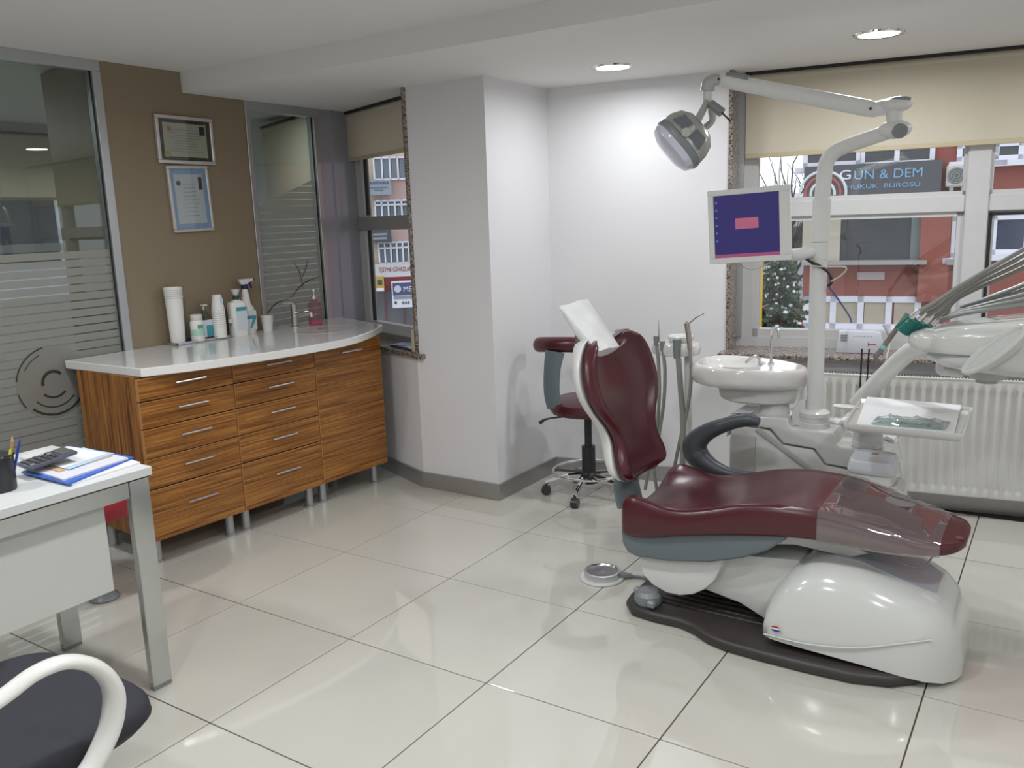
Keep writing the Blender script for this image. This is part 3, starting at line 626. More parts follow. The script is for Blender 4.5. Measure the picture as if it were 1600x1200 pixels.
YEL = mat('pencil_wood', (0.48, 0.26, 0.12), 0.5)
pen(0.03, 0.03, 0.135, (0.10, 0.16), YEL, 'light wooden pencil leaning in the black pen cup', 'pencil', mat('pencil_tip', (0.6, 0.4, 0.25), 0.6))
pen(0.02, 0.05, 0.125, (0.10, 0.28), mat('blue_pen', (0.02, 0.05, 0.35), 0.3), 'blue pen at the right side of the black pen cup', 'pen')
pen(0.05, 0.01, 0.105, (0.12, 0.16), mat('yellow_highlighter', (0.62, 0.65, 0.05), 0.4), 'yellow highlighter low in the black pen cup', 'highlighter')
pen(-0.03, -0.01, 0.12, (0.02, -0.1), BLACKP, 'black pen standing upright in the pen cup', 'pen')
# papers, folders, calculator
def sheet(name, px, z, th, m, label, cat, parent=None):
    P = [PZ(a, b, z) for a, b in px]; bm = B(); loft(bm, [[p+Vector((0, 0, -th)) for p in P], P])
    if parent: return obj(name, bm, m, parent)
    return tag(obj(name, bm, m, origin=sum(P, Vector())/4-Vector((0, 0, th))), label, cat, 'papers on the desk')
BLF = mat('blue_plastic_folder', (0.03, 0.13, 0.55), 0.25); WPF = mat('white_paper', (0.76, 0.76, 0.78), 0.6)
LBF = mat('light_blue_paper', (0.42, 0.58, 0.76), 0.6); KRAFT = mat('kraft_envelope', (0.55, 0.38, 0.22), 0.6)
sheet('paper_stack', [(38, 736), (112, 756), (219, 722), (165, 706)], ZD+0.006, 0.006, WPF, 'thick stack of white sheets at the bottom of the desk pile', 'papers')
sheet('plastic_folder', [(33, 737), (108, 755), (209, 714), (135, 700)], ZD+0.012, 0.0055, BLF, 'blue plastic folder on the stack of white sheets', 'folder')
sheet('folder_sheets', [(36, 730), (100, 749), (200, 715), (130, 699)], ZD+0.018, 0.0055, mat('lilac_paper', (0.66, 0.65, 0.74), 0.5), 'pale sheets lying inside the blue folder', 'papers')
sheet('kraft_envelope', [(60, 726), (92, 737), (176, 712), (140, 703)], ZD+0.0205, 0.002, KRAFT, 'brown kraft envelope under the top sheet', 'envelope')
sheet('blue_edged_sheet', [(60, 722), (108, 733), (178, 708), (108, 697)], ZD+0.0225, 0.0017, LBF, 'light blue sheet peeking out below the top white page', 'paper')
sheet('white_page', [(55, 719), (100, 731), (168, 708), (104, 697)], ZD+0.0245, 0.0017, WPF, 'white page on top of the desk pile', 'paper')
sheet('white_card', [(30, 714), (62, 722), (92, 706), (64, 700)], ZD+0.008, 0.007, mat('grey_white_card', (0.66, 0.67, 0.66), 0.5), 'pale card lying behind the calculator', 'card')
cc = PZ(74, 716, ZD+0.046); MC = FR(cc, (PZ(112, 707, cc.z)-PZ(38, 724, cc.z)).normalized())
MC = MC @ Matrix.Rotation(-0.13, 4, 'Y') @ Matrix.Scale(0.86, 4)
t = thing('calculator', 'dark desk calculator tilted on top of the papers', 'calculator', cc-Vector((0, 0, 0.012)))
bm = B(); box(bm, (-0.085, -0.055, -0.008), (0.085, 0.055, 0.006), 0.005, 2, M=MC); obj('case', bm, mat('calculator_case', (0.085, 0.09, 0.12), 0.35), t)
bm = B(); box(bm, (0.035, -0.045, 0.006), (0.078, 0.045, 0.0085), 0.001, 1, M=MC); obj('display', bm, mat('calculator_display', (0.10, 0.11, 0.10), 0.15), t)
for i in range(5):
    for j in range(5):
        bm = B(); box(bm, (-0.075+i*0.021, -0.046+j*0.019, 0.006), (-0.059+i*0.021, -0.032+j*0.019, 0.010), 0.001, 1, M=MC); obj('key', bm, BLACKP if (i+j) % 7 else GREYP, t)
# ================================================================== office chair with white loop arms
MESHF = mat('dark_mesh_fabric', (0.022, 0.022, 0.030), 0.75, bump=0.5, bscale=900)
ARMW = mat('chair_arm_white', (0.72, 0.71, 0.67), 0.28)
cx, cy = 0.875, -1.32
t = thing('office_chair', 'office chair with dark mesh seat and white loop armrests in the foreground', 'office chair', (cx, cy, 0))
bm = B(); rings = []
for k, (z, s) in enumerate(((0.425, 0.80), (0.43, 0.94), (0.45, 1.0), (0.47, 0.99), (0.483, 0.93), (0.486, 0.70), (0.484, 0.3))):
    ring = []
    for i in range(40):
        a = 2*math.pi*i/40; ca, sa = math.cos(a), math.sin(a)
        ring.append(Vector((cx+math.copysign(abs(ca)**0.45, ca)*0.262*s, cy+math.copysign(abs(sa)**0.45, sa)*0.275*s, z+(0.018 if s > 0.9 and z > 0.46 else 0)*0)))
    rings.append(ring)
loft(bm, rings); obj('seat', bm, MESHF, t, sharp=1.0)
bm = B(); box(bm, (cx-0.16, cy-0.18, 0.385), (cx+0.16, cy+0.18, 0.428), 0.02, 2); obj('seat_pan', bm, BLACKP, t)
for s in (1, -1):
    xa = cx+0.30*s
    pts = [PX(a, b, 1.175) for a, b in ((-90, 1150), (0, 1092), (55, 1052), (105, 1034), (150, 1043), (176, 1075), (176, 1120), (160, 1165), (130, 1215), (90, 1240), (20, 1225), (-60, 1190), (-90, 1150))]
    pts = [Vector((xa, p.y, p.z)) for p in pts]
    bm = B(); tube(bm, pts, [0.012, 0.012, 0.012, 0.013, 0.015, 0.017, 0.017, 0.016, 0.015, 0.014, 0.013, 0.012, 0.012], n=16, k=6, flat=1.75, up=(0, 0, 1)); obj('arm_loop', bm, ARMW, t, sharp=1.2)
    bm = B(); box(bm, (min(xa, xa-s*0.14), cy-0.03, 0.395), (max(xa, xa-s*0.14), cy+0.03, 0.415), 0.006, 1); obj('arm_bracket', bm, BLACKP, t)
bm = B(); tube(bm, [(cx, cy-0.24, 0.41), (cx, cy-0.34, 0.45), (cx, cy-0.35, 0.62)], 0.022, n=12); obj('back_support', bm, ARMW, t)
bm = B(); loft(bm, [[Vector((cx+u*w, cy-0.33-0.03*(1-u*u)+d-(z-0.6)*0.18, z)) for u, d in [(math.cos(a), 0.012*math.sin(a)) for a in [2*math.pi*i/24 for i in range(24)]]] for z, w in ((0.58, 0.18), (0.62, 0.22), (0.80, 0.235), (0.95, 0.22), (1.0, 0.17))]); obj('backrest', bm, MESHF, t)
bm = B(); cyl(bm, (cx, cy, 0.07), (cx, cy, 0.25), 0.028, n=20); cyl(bm, (cx, cy, 0.25), (cx, cy, 0.39), 0.016, n=16); obj('gas_column', bm, BLACKP, t)
def star_base(parent, cx, cy, r, z, m, mc, n=5, a0=0.3, w=0.022, cr=0.024):
    for k in range(n):
        a = a0+2*math.pi*k/n; d = Vector((math.cos(a), math.sin(a), 0))
        bm = B(); tube(bm, [Vector((cx, cy, z+0.035)), Vector((cx, cy, z+0.03))+d*r*0.5, Vector((cx, cy, z))+d*r], [w*1.1, w*0.9, w*0.7], n=10); lg = obj('base_leg', bm, m, parent)
        p = Vector((cx, cy, 0))+d*(r-0.005); q = Vector((-d.y, d.x, 0))
        bm = B(); cyl(bm, p+Vector((0, 0, cr))-q*0.018, p+Vector((0, 0, cr))+q*0.018, cr, n=18); cyl(bm, p+Vector((0, 0, cr)), p+Vector((0, 0, z)), 0.008, n=8); obj('caster', bm, mc, lg)
star_base(t, cx, cy, 0.29, 0.055, ARMW, BLACKP)
# red stool mostly hidden behind the desk
RED = mat('red_upholstery', (0.32, 0.012, 0.025), 0.4)
rx, ry = -0.53, -0.24
t = thing('red_stool', 'red upholstered stool glimpsed between desk leg and wooden cabinet', 'stool', (rx, ry, 0))
bm = B(); lathe(bm, [(0.10, 0.355), (0.18, 0.37), (0.205, 0.40), (0.21, 0.45), (0.195, 0.49), (0.12, 0.50), (0.001, 0.502)], (rx, ry, 0), 36); obj('seat', bm, RED, t)
bm = B(); lathe(bm, [(0.055, 0.0), (0.06, 0.006), (0.055, 0.014), (0.03, 0.03), (0.024, 0.05), (0.024, 0.36)], (rx, ry, 0), 36); obj('pedestal', bm, GREYP, t)
# ================================================================== dental chair
YC = 0.87
t = DCHAIR = thing('dental_chair', 'maroon dental chair with upright backrest, white lift base and dark floor plate', 'dental chair', (1.9, YC, 0))
near = [(1.352, 0.76), (1.362, 0.70), (1.407, 0.648), (1.50, 0.637), (1.60, 0.640), (1.66, 0.618), (1.72, 0.580), (1.79, 0.560), (1.92, 0.552), (2.05, 0.551), (2.20, 0.557), (2.31, 0.59), (2.38, 0.65), (2.42, 0.73)]
poly = near+[(x, 2*YC-y) for x, y in near[::-1]]
bm = B(); prism(bm, poly, 0.0, 0.042, 0.018, 3); obj('base_plate', bm, DARKB, t)
for k in range(7):                               # ribbed tread on the plate
    bm = B(); y = 0.74+k*0.033; box(bm, (1.48, y-0.005, 0.0415), (1.88, y+0.005, 0.046), 0.002, 1); obj('tread_rib', bm, DARKB, t)
# lift cover
st = [(1.905, 0.082, 0.14, 0.255), (1.912, 0.076, 0.18, 0.268), (1.935, 0.072, 0.232, 0.275), (1.985, 0.069, 0.298, 0.278), (2.04, 0.066, 0.328, 0.278), (2.10, 0.063, 0.340, 0.277), (2.18, 0.058, 0.335, 0.275), (2.26, 0.050, 0.312, 0.268), (2.34, 0.038, 0.283, 0.255), (2.40, 0.026, 0.258, 0.232), (2.445, 0.016, 0.22, 0.195), (2.475, 0.012, 0.16, 0.15), (2.488, 0.014, 0.09, 0.11)]
rings = []
for x, z0, z1, hw in st:
    r = []
    for i in range(33):
        a = math.pi*i/32; ca, sa = math.cos(a), math.sin(a)
        v = math.copysign(abs(ca)**0.38, ca)*hw*(1.0-0.10*sa); r.append(Vector((x, YC-v, z0+(z1-z0)*abs(sa)**0.42)))
    rings.append(r)
bm = B(); loft(bm, rings); obj('base_cover', bm, WHITEP, t, sharp=1.1)
INSET = mat('pale_blue_inset', (0.46, 0.48, 0.53), 0.22)
bm = B(); ins = []
for x, z0, z1, hw in st[5:10]:
    w = 0.125 if x < 2.30 else (0.115 if x < 2.38 else 0.085); ins.append([Vector((x, YC-w+2*w*i/6, z1+0.0025)) for i in range(7)])
loft(bm, [r+[p-Vector((0, 0, 0.02)) for p in r[::-1]] for r in ins]); bc = obj('inset_panel', bm, INSET, t)
# crease line along the cover
bm = B(); tube(bm, [(1.915, YC-0.277, 0.085), (2.05, YC-0.285, 0.088), (2.20, YC-0.279, 0.11), (2.33, YC-0.256, 0.148), (2.41, YC-0.222, 0.165)], 0.003, n=8); obj('crease_bead', bm, WHITEP, t)
# maker's oval badge
BC = PY(1212, 982, YC-0.283); FBd = FR(BC, (1, 0, 0.02), ez=(0, -1, 0))
bm = B(); lathe(bm, [(0.001, 0.002), (0.017, 0.002), (0.017, 0.0)], (0, 0, 0), 28, sx=1.0, sy=0.62, M=None); bm.transform(FBd); bd = obj('badge', bm, mat('badge_white', (0.8, 0.8, 0.8), 0.3), t)
for lo, m in ((1, mat('badge_red', (0.50, 0.02, 0.02), 0.3)), (-1, mat('badge_blue', (0.02, 0.05, 0.35), 0.3))):
    pts = [(0.0165*math.cos(a), lo*0.0102*math.sin(a)) for a in [math.radians(18+144*i/12) for i in range(13)]]
    bm = B(); prism(bm, pts if lo > 0 else pts[::-1], 0.002, 0.0026, M=FBd); obj('badge_arc', bm, m, bd)
# lift arm and housings under the seat
RX = Matrix.Rotation(math.pi/2, 4, 'X')          # prism plane XZ, extruding towards -Y
def xz(bm, poly, y0, y1, bev=0.0, seg=2): return prism(bm, poly, -y1, -y0, bev, seg, M=RX)
bm = B(); xz(bm, [(1.545, 0.105), (1.60, 0.27), (1.99, 0.31), (2.03, 0.075), (1.89, 0.06), (1.79, 0.105), (1.62, 0.135)], 0.73, 1.01, 0.012); obj('lift_arm', bm, WHITEP, t)
bm = B(); xz(bm, [(1.70, 0.30), (1.96, 0.345), (2.14, 0.335), (2.20, 0.36), (2.10, 0.41), (1.95, 0.40)], 0.76, 0.98, 0.01); obj('upper_link', bm, WHITEM, t)
bm = B(); xz(bm, [(1.425, 0.25), (1.427, 0.19), (1.44, 0.155), (1.475, 0.125), (1.53, 0.106), (1.58, 0.106), (1.63, 0.121), (1.675, 0.150), (1.71, 0.19), (1.733, 0.24), (1.742, 0.29), (1.60, 0.30)], 0.685, 1.055, 0.01); obj('hinge_housing', bm, WHITEM, t)
gr = [(1.366, 0.33), (1.372, 0.28), (1.392, 0.250), (1.43, 0.238), (1.55, 0.245), (1.70, 0.270), (1.82, 0.310), (1.90, 0.350), (1.96, 0.40), (1.96, 0.43), (1.70, 0.40), (1.50, 0.36)]
bm = B(); xz(bm, gr, 0.648, 1.092, 0.012, 3); obj('seat_tray', bm, BLUEG, t)
# seat and leg cushion
prof = [(1.362, 0.175, 0.345, 0.385, 0.375), (1.366, 0.205, 0.328, 0.415, 0.385), (1.376, 0.228, 0.322, 0.445, 0.392), (1.392, 0.238, 0.320, 0.463, 0.397), (1.425, 0.244, 0.320, 0.472, 0.402), (1.475, 0.246, 0.326, 0.463, 0.408), (1.535, 0.246, 0.338, 0.450, 0.415), (1.60, 0.246, 0.355, 0.449, 0.425), (1.69, 0.245, 0.373, 0.468, 0.450), (1.80, 0.243, 0.393, 0.500, 0.492), (1.91, 0.240, 0.409, 0.517, 0.520), (2.01, 0.234, 0.418, 0.519, 0.527), (2.09, 0.226, 0.418, 0.513, 0.522), (2.20, 0.212, 0.412, 0.492, 0.503), (2.30, 0.194, 0.407, 0.468, 0.480), (2.37, 0.176, 0.408, 0.452, 0.462), (2.425, 0.150, 0.412, 0.447, 0.452), (2.455, 0.118, 0.418, 0.446, 0.448), (2.472, 0.075, 0.424, 0.440, 0.441)]
def seat_ring(x, hw, zb, zr, zc, grow=0.0):
    h = zr-zb; hw += grow; zb -= grow; zr += grow; zc += grow
    half = [(0.0, zc), (0.30, zc+(zr-zc)*0.06), (0.55, zc+(zr-zc)*0.28), (0.74, zc+(zr-zc)*0.68), (0.86, zr-0.001), (0.93, zr+0.001), (0.975, zr-min(0.012, h*0.16)), (1.0, zr-min(0.035, h*0.4)), (1.0, zb+h*0.16), (0.985, zb+h*0.05), (0.95, zb), (0.0, zb)]
    pts = half+[(-v, z) for v, z in half[-2:0:-1]]
    return [Vector((x, YC+v*hw, z)) for v, z in pts]
def dense(pr, k=3):
    P = [Vector(p[:3]) for p in pr]; A = spline([(p[0], p[1], p[2]) for p in pr], k); C = spline([(p[0], p[3], p[4]) for p in pr], k)
    return [(a.x, a.y, a.z, c.y, c.z) for a, c in zip(A, C)]
bm = B(); loft(bm, [seat_ring(*p) for p in dense(prof)]); seat = obj('seat_cushion', bm, MAROON, t, sharp=1.0)
CLEARS = film('clear_vinyl', (0.62, 0.56, 0.58), 0.14, 0.02, 4.5)
bm = B(); dp = [p for p in dense(prof) if 2.06 <= p[0] <= 2.41]
rr = [seat_ring(*p, grow=0.004) for p in dp]
for i, r in enumerate(rr):
    for j, v in enumerate(r):
        if v.z > dp[i][3]-0.02: v.z += 0.0022*math.sin(i*1.7+j*0.9)+0.0015*math.sin(i*0.6-j*1.3)
loft(bm, rr, cap=False); obj('vinyl_sleeve', bm, CLEARS, t, sharp=1.5)
bm = B(); cyl(bm, (2.452, 0.80, 0.4465), (2.452, 0.80, 0.4495), 0.012, n=14); obj('sleeve_clip', bm, mat('maroon_clip', (0.16, 0.05, 0.05), 0.3), t)
# spring wire below the leg end
bm = B(); tube(bm, [(2.28, 0.74, 0.40), (2.30, 0.73, 0.365), (2.36, 0.73, 0.36), (2.39, 0.74, 0.40)], 0.003, n=8); obj('wire_loop', bm, GREYP, t)
# backrest: cushion in a white shell
def interp(h, T):
    for (a, x), (b, y) in zip(T, T[1:]):
        if h <= b: return x+(y-x)*(h-a)/(b-a)
    return T[-1][1]
def back_rings(grow, dfront, dback, shift, n=24):
    rows = [(0.0, 0.10), (0.015, 0.135), (0.045, 0.165), (0.09, 0.186), (0.16, 0.186), (0.24, 0.168), (0.32, 0.165), (0.42, 0.196), (0.54, 0.258), (0.66, 0.288), (0.78, 0.282), (0.88, 0.256), (0.945, 0.222), (0.98, 0.19), (1.0, 0.155)]
    A = spline([(h, w, 0) for h, w in rows], 2); rings = []
    Zb, L = 0.485, 0.53
    for q in A:
        h, w = q.x, q.y+grow; tt = min(1, h/0.05)*min(1, (1.0-h)/0.05+0.25); tt = max(0.25, tt)
        fr = []; bk = []
        for i in range(n+1):
            u = -math.cos(math.pi*i/n)
            notch = 0.050*max(0, 1-(u/0.80)**2)**1.2*max(0, (h-0.65)/0.35)**1.3 if h > 0.65 else 0
            z = Zb+(L+grow*1.2)*h-grow*0.4-notch
            xb = interp(h, ((0, 1.345), (0.1, 1.327), (0.25, 1.292), (0.5, 1.250), (0.75, 1.214), (1.0, 1.186)))
            wing = 0.055*u*u*(0.35+0.65*min(1, h/0.5))
            edge = (max(0, 1-abs(u)**4))**0.5
            lip = 0.016*math.exp(-((abs(u)-0.86)/0.09)**2)
            fr.append(Vector((xb+wing+shift+(dfront*edge*(0.55+0.0*u)+lip*(1 if dfront > 0.03 else 0))*tt, YC+u*w, z)))
            bk.append(Vector((xb+wing+shift-dback*edge*tt, YC+u*w, z)))
        rings.append(fr+bk[::-1][1:-1])
    return rings
bm = B(); loft(bm, back_rings(0.0, 0.055, 0.03, 0.0)); obj('backrest_cushion', bm, MAROON, t, sharp=1.2)
bm = B(); loft(bm, back_rings(0.008, 0.020, 0.050, -0.024)); obj('backrest_shell', bm, WHITEM, t, sharp=1.2)
bm = B(); tube(bm, [(1.30, YC, 0.36), (1.285, YC, 0.44), (1.30, YC, 0.53), (1.27, YC, 0.62)], [0.085, 0.085, 0.075, 0.06], n=20, flat=0.45, up=(0, 1, 0)); obj('back_bracket', bm, BLUEG, t)
# headrest under a paper sleeve
hp = [PX(875, 478, 1.085), PX(918, 467, 1.085), PX(968, 541, 1.262), PX(935, 549, 1.262)]
hn = (hp[1]-hp[0]).cross(hp[3]-hp[0]).normalized()
if hn.x < 0: hn = -hn
bm = B(); n = 12; front = []; back = []
for i in range(n+1):
    v = i/n; fr = []; bk = []
    for j in range(n+1):
        u = j/n; p = (hp[0]*(1-u)+hp[1]*u)*(1-v)+(hp[3]*(1-u)+hp[2]*u)*v
        bump = 0.010*math.sin(u*3.1)*math.sin(v*3.0)+0.006*math.sin(7*u+5*v)*math.sin(9*v-3*u)*(u*(1-u)*4)
        fr.append(p+hn*bump); bk.append(p-hn*(0.008+0.055*math.sin(math.pi*min(1, u*1.0))**0.5*(0.35+0.65*math.sin(math.pi*v*0.9))))
    front.append(fr); back.append(bk)
rings = [front[i]+back[i][::-1] for i in range(n+1)]
loft(bm, rings); obj('headrest_paper', bm, mat('paper_sleeve', (0.74, 0.745, 0.74), 0.65, bump=0.4, bscale=60), t, sharp=0.9)
pc = (hp[2]+hp[3])/2; bm = B(); tube(bm, [pc-hn*0.05+Vector((-0.08, 0, 0.09)), pc-hn*0.07+Vector((-0.05, 0, 0)), Vector((1.16, YC, 0.86))], 0.02, n=12, flat=1.6, up=(0, 1, 0)); obj('headrest_bar', bm, STEEL, t)
# dark armrest on the far side
ap = [PY(a, b, 1.19) for a, b in ((1186, 659), (1165, 656), (1135, 663), (1104, 676), (1086, 694), (1090, 712), (1112, 730), (1145, 742), (1185, 746))]
bm = B(); tube(bm, ap, [0.018, 0.027, 0.028, 0.036, 0.050, 0.050, 0.036, 0.024, 0.020], n=16, flat=1.0, up=(0, 0, 1)); obj('armrest', bm, mat('armrest_charcoal', (0.055, 0.062, 0.070), 0.4), t, sharp=1.2)
bm = B(); ae = ap[-1]; box(bm, (ae.x-0.03, 1.08, 0.36), (ae.x+0.03, 1.20, 0.43), 0.01, 2); obj('armrest_bracket', bm, BLUEG, t)
# joystick foot knob on the plate
kx, ky = 1.45, 0.705
bm = B(); lathe(bm, [(0.045, 0.042), (0.052, 0.055), (0.050, 0.080), (0.038, 0.094), (0.001, 0.098)], (kx, ky, 0), 24); kb = obj('foot_knob', bm, GREYP, t)
for dx, dy in ((-0.055, 0.035), (0.035, -0.05)):
    bm = B(); box(bm, (kx+dx-0.016, ky+dy-0.013, 0.052), (kx+dx+0.016, ky+dy+0.013, 0.078), 0.006, 1); obj('knob_lug', bm, GREYP, kb)
# round foot switch with cable
fx, fy = 1.155, 0.905
t = thing('foot_switch', 'round chrome foot switch lying on the floor left of the dental chair', 'foot pedal', (fx, fy, 0))
bm = B(); lathe(bm, [(0.088, 0.0), (0.091, 0.004), (0.088, 0.010), (0.07, 0.011)], (fx, fy, 0), 36); obj('base_ring', bm, WHITEM, t)
bm = B(); lathe(bm, [(0.072, 0.010), (0.074, 0.016), (0.074, 0.034), (0.066, 0.036), (0.062, 0.031), (0.02, 0.029), (0.001, 0.031)], (fx, fy, 0), 36); obj('pedal_disc', bm, STEEL, t)
bm = B(); tube(bm, [(fx+0.07, fy+0.03, 0.012), (fx+0.12, fy+0.06, 0.01), (fx+0.16, fy+0.07, 0.008), (fx+0.198, fy+0.05, 0.008)], 0.008, n=8); obj('cable', bm, GREYP, t)
bm = B(); tube(bm, [(fx+0.062, fy+0.028, 0.016), (fx+0.11, fy+0.052, 0.012)], [0.018, 0.010], n=10, smooth=False); obj('strain_relief', bm, GREYP, t)
# ================================================================== dental unit behind the chair
UY0, UY1 = 1.40, 1.68
t = UNIT = thing('dental_unit', 'white stepped dental unit cabinet with cuspidor bowl behind the chair', 'dental unit', (1.85, 1.54, 0))
low = [(1.515, 0.0), (1.508, 0.50), (1.52, 0.575), (1.64, 0.575), (1.68, 0.57), (1.735, 0.515), (1.86, 0.508), (1.905, 0.45), (2.03, 0.438), (2.15, 0.43), (2.215, 0.0)]
bm = B(); xz(bm, low, UY0+0.01, UY1-0.01, 0.012); obj('body', bm, mat('unit_body_white', (0.60, 0.60, 0.57), 0.18, coat=0.3), t)
up = [(1.500, 0.520), (1.500, 0.605), (1.515, 0.622), (1.755, 0.630), (1.762, 0.600), (1.775, 0.590), (1.935, 0.590), (1.945, 0.575), (1.950, 0.545), (1.965, 0.535), (2.10, 0.535), (2.135, 0.520), (2.155, 0.44), (1.91, 0.456), (1.865, 0.514), (1.740, 0.521), (1.686, 0.577), (1.52, 0.582)]
bm = B(); xz(bm, up, UY0, UY1, 0.010, 3); obj('top_shell', bm, WHITEP, t)
bm = B(); tube(bm, [(1.63, UY0+0.004, 0.57), (1.80, UY0+0.004, 0.46), (2.00, UY0+0.004, 0.33)], 0.012, n=8, flat=0.5, up=(0, 0, 1)); obj('front_crease', bm, GREYL, t)
bm = B(); box(bm, (1.522, UY0+0.002, 0.33), (1.625, UY0+0.012, 0.535), 0.004, 2); obj('side_hatch', bm, mat('unit_hatch_grey', (0.44, 0.43, 0.41), 0.3), t)
bm = B(); xz(bm, [(2.01, 0.0), (2.005, 0.422), (2.03, 0.436), (2.19, 0.436), (2.205, 0.422), (2.30, 0.0)], 1.24, 1.42, 0.01); obj('side_pod', bm, WHITEP, t)
# post collar and post
PX0, PY0 = 1.845, 1.47
bm = B(); loft(bm, [[Vector((PX0+dx*s, PY0+dy*s, z)) for dx, dy in [(math.cos(a), math.sin(a)) for a in [2*math.pi*i/28 for i in range(28)]]] for s, z in ((0.062, 0.585), (0.062, 0.61), (0.058, 0.613), (0.058, 0.632), (0.061, 0.635), (0.061, 0.652), (0.050, 0.660), (0.036, 0.665))]); obj('post_collar', bm, WHITEP, t)
bm = B(); xz(bm, [(1.755, 0.59), (1.762, 0.66), (1.79, 0.695), (1.815, 0.705), (1.82, 0.59)], 1.44, 1.56, 0.01); obj('collar_fin', bm, WHITEP, t)
bm = B(); cyl(bm, (PX0, PY0, 0.655), (PX0-0.005, PY0, 1.27), 0.032, n=28); cyl(bm, (PX0-0.005, PY0, 1.27), (PX0-0.004, PY0, 1.335), 0.0345, n=28); cyl(bm, (PX0-0.004, PY0, 1.337), (PX0, PY0, 1.50), 0.034, n=28); obj('post', bm, WHITEM, t)
# cuspidor
cbx, cby = 1.565, 1.50
def bean(s, z, n=48, oy=0.0):
    r = []
    for i in range(n):
        a = 2*math.pi*i/n; ca, sa = math.cos(a), math.sin(a)
        rx = 0.238*math.copysign(abs(ca)**0.85, ca); ry = (0.175-0.045*ca)*math.copysign(abs(sa)**0.85, sa)
        r.append(Vector((cbx+rx*s, cby+ry*s+oy, z+0.010*(-ca)*0.6)))
    return r
bm = B(); loft(bm, [bean(0.90, 0.745), bean(0.97, 0.751), bean(1.0, 0.772), bean(1.0, 0.800), bean(0.985, 0.818), bean(0.95, 0.828), bean(0.90, 0.829)], cap=False)
hx, hy = cbx-0.075, cby+0.01            # bowl hollow, set to the left
inner = []
for s, z in ((1.0, 0.826), (0.93, 0.812), (0.75, 0.785), (0.45, 0.768), (0.15, 0.762)):
    inner.append([Vector((hx+0.135*s*math.cos(2*math.pi*i/48), hy+0.120*s*math.sin(2*math.pi*i/48), z)) for i in range(48)])
r0 = bean(0.90, 0.829)
loft(bm, [r0]+inner, cap=False); bm.faces.new([bm.verts.new(p) for p in inner[-1]]); bm.faces.new([bm.verts.new(p) for p in bean(0.90, 0.745)])
cus = obj('cuspidor_bowl', bm, WHITEC, t, sharp=0.9)
bm = B(); loft(bm, [[Vector((1.60+0.165*s*math.cos(2*math.pi*i/36), 1.50+0.11*s*math.sin(2*math.pi*i/36), z)) for i in range(36)] for s, z in ((0.85, 0.672), (0.95, 0.680), (1.0, 0.70), (1.03, 0.748))]); obj('bowl_skirt', bm, WHITEM, t)
bm = B(); cyl(bm, (1.67, 1.50, 0.62), (1.67, 1.50, 0.69), 0.065, 0.06, n=28); obj('bowl_neck', bm, WHITEP, t)
bm = B(); tube(bm, [(1.645, 1.53, 0.825), (1.645, 1.53, 0.93), (1.648, 1.52, 0.965), (1.667, 1.50, 0.985), (1.688, 1.48, 0.975), (1.692, 1.475, 0.945)], 0.006, n=10); obj('cup_filler', bm, STEEL, t)
bm = B(); tube(bm, [(1.605, 1.50, 0.825), (1.603, 1.495, 0.855), (1.585, 1.48, 0.862), (1.558, 1.46, 0.836)], 0.006, n=10); obj('rinse_spout', bm, STEEL, t)
for px, py in ((1.605, 1.50), (1.645, 1.53)):
    bm = B(); lathe(bm, [(0.013, 0.823), (0.013, 0.831), (0.007, 0.835)], (px, py, 0), 14); obj('spout_base', bm, CHROME, t)
# operating lamp on the post
t = LAMP = thing('operating_lamp', 'white operating lamp on a folding arm above the dental chair', 'lamp', (PX0, PY0, 1.50))
E1 = PY(1396, 203, 1.40); Eb = Vector((PX0+0.012, PY0-0.005, 1.635))
bm = B(); tube(bm, [(PX0, PY0, 1.50), (PX0+0.004, PY0, 1.57), (PX0+0.012, PY0-0.003, 1.635), (PX0+0.040, PY0-0.010, 1.672), (PX0+0.09, PY0-0.02, 1.693), E1], [0.029, 0.029, 0.029, 0.028, 0.028, 0.027], n=18, k=5); obj('swing_arm', bm, WHITEM, t)
bm = B(); ellipsoid(bm, E1+Vector((0.005, 0, 0.002)), (0.058, 0.042, 0.034)); obj('elbow_lower', bm, WHITEM, t)
bm = B(); cyl(bm, E1+Vector((0.024, -0.030, -0.006)), E1+Vector((0.030, -0.039, -0.010)), 0.026, n=20); obj('elbow_cap', bm, GREYP, t)
bm = B(); cyl(bm, E1+Vector((0, 0, 0.025)), E1+Vector((0, 0, 0.075)), 0.027, n=22); obj('elbow_pivot', bm, WHITEM, t)
E2 = E1+Vector((0, 0, 0.085))
bm = B(); ellipsoid(bm, E2, (0.060, 0.042, 0.026)); tube(bm, [E2, E2+Vector((-0.08, -0.005, -0.01))], [0.03, 0.026], n=14, smooth=False); obj('elbow_upper', bm, WHITEM, t)
bm = B(); ellipsoid(bm, E2+Vector((0.015, -0.005, 0.018)), (0.04, 0.026, 0.012)); obj('elbow_cover', bm, GREYP, t)
A1 = E2+Vector((-0.055, -0.008, -0.012)); A2 = PY(1122, 124, 1.24)
bm = B(); tube(bm, [A1, A1+(A2-A1)*0.06, A1+(A2-A1)*0.94, A2], [0.024, 0.030, 0.027, 0.022], n=18, smooth=False, flat=0.72, up=(0, 0, 1)); obj('spring_arm', bm, WHITEM, t)
dA = (A2-A1).normalized()
bm = B(); tube(bm, [A2-dA*0.115+Vector((0, 0, 0.022)), A2-dA*0.03+Vector((0, 0, 0.020))], [0.014, 0.012], n=10, smooth=False, flat=1.4, up=(0, 0, 1)); obj('arm_insert', bm, GREYP, t)
for pp in (A1+dA*0.02, A2-dA*0.01):
    bm = B(); cyl(bm, pp+Vector((0, -0.024, 0)), pp+Vector((0, -0.027, 0)), 0.005, n=10); obj('rivet', bm, RUBBER, t)
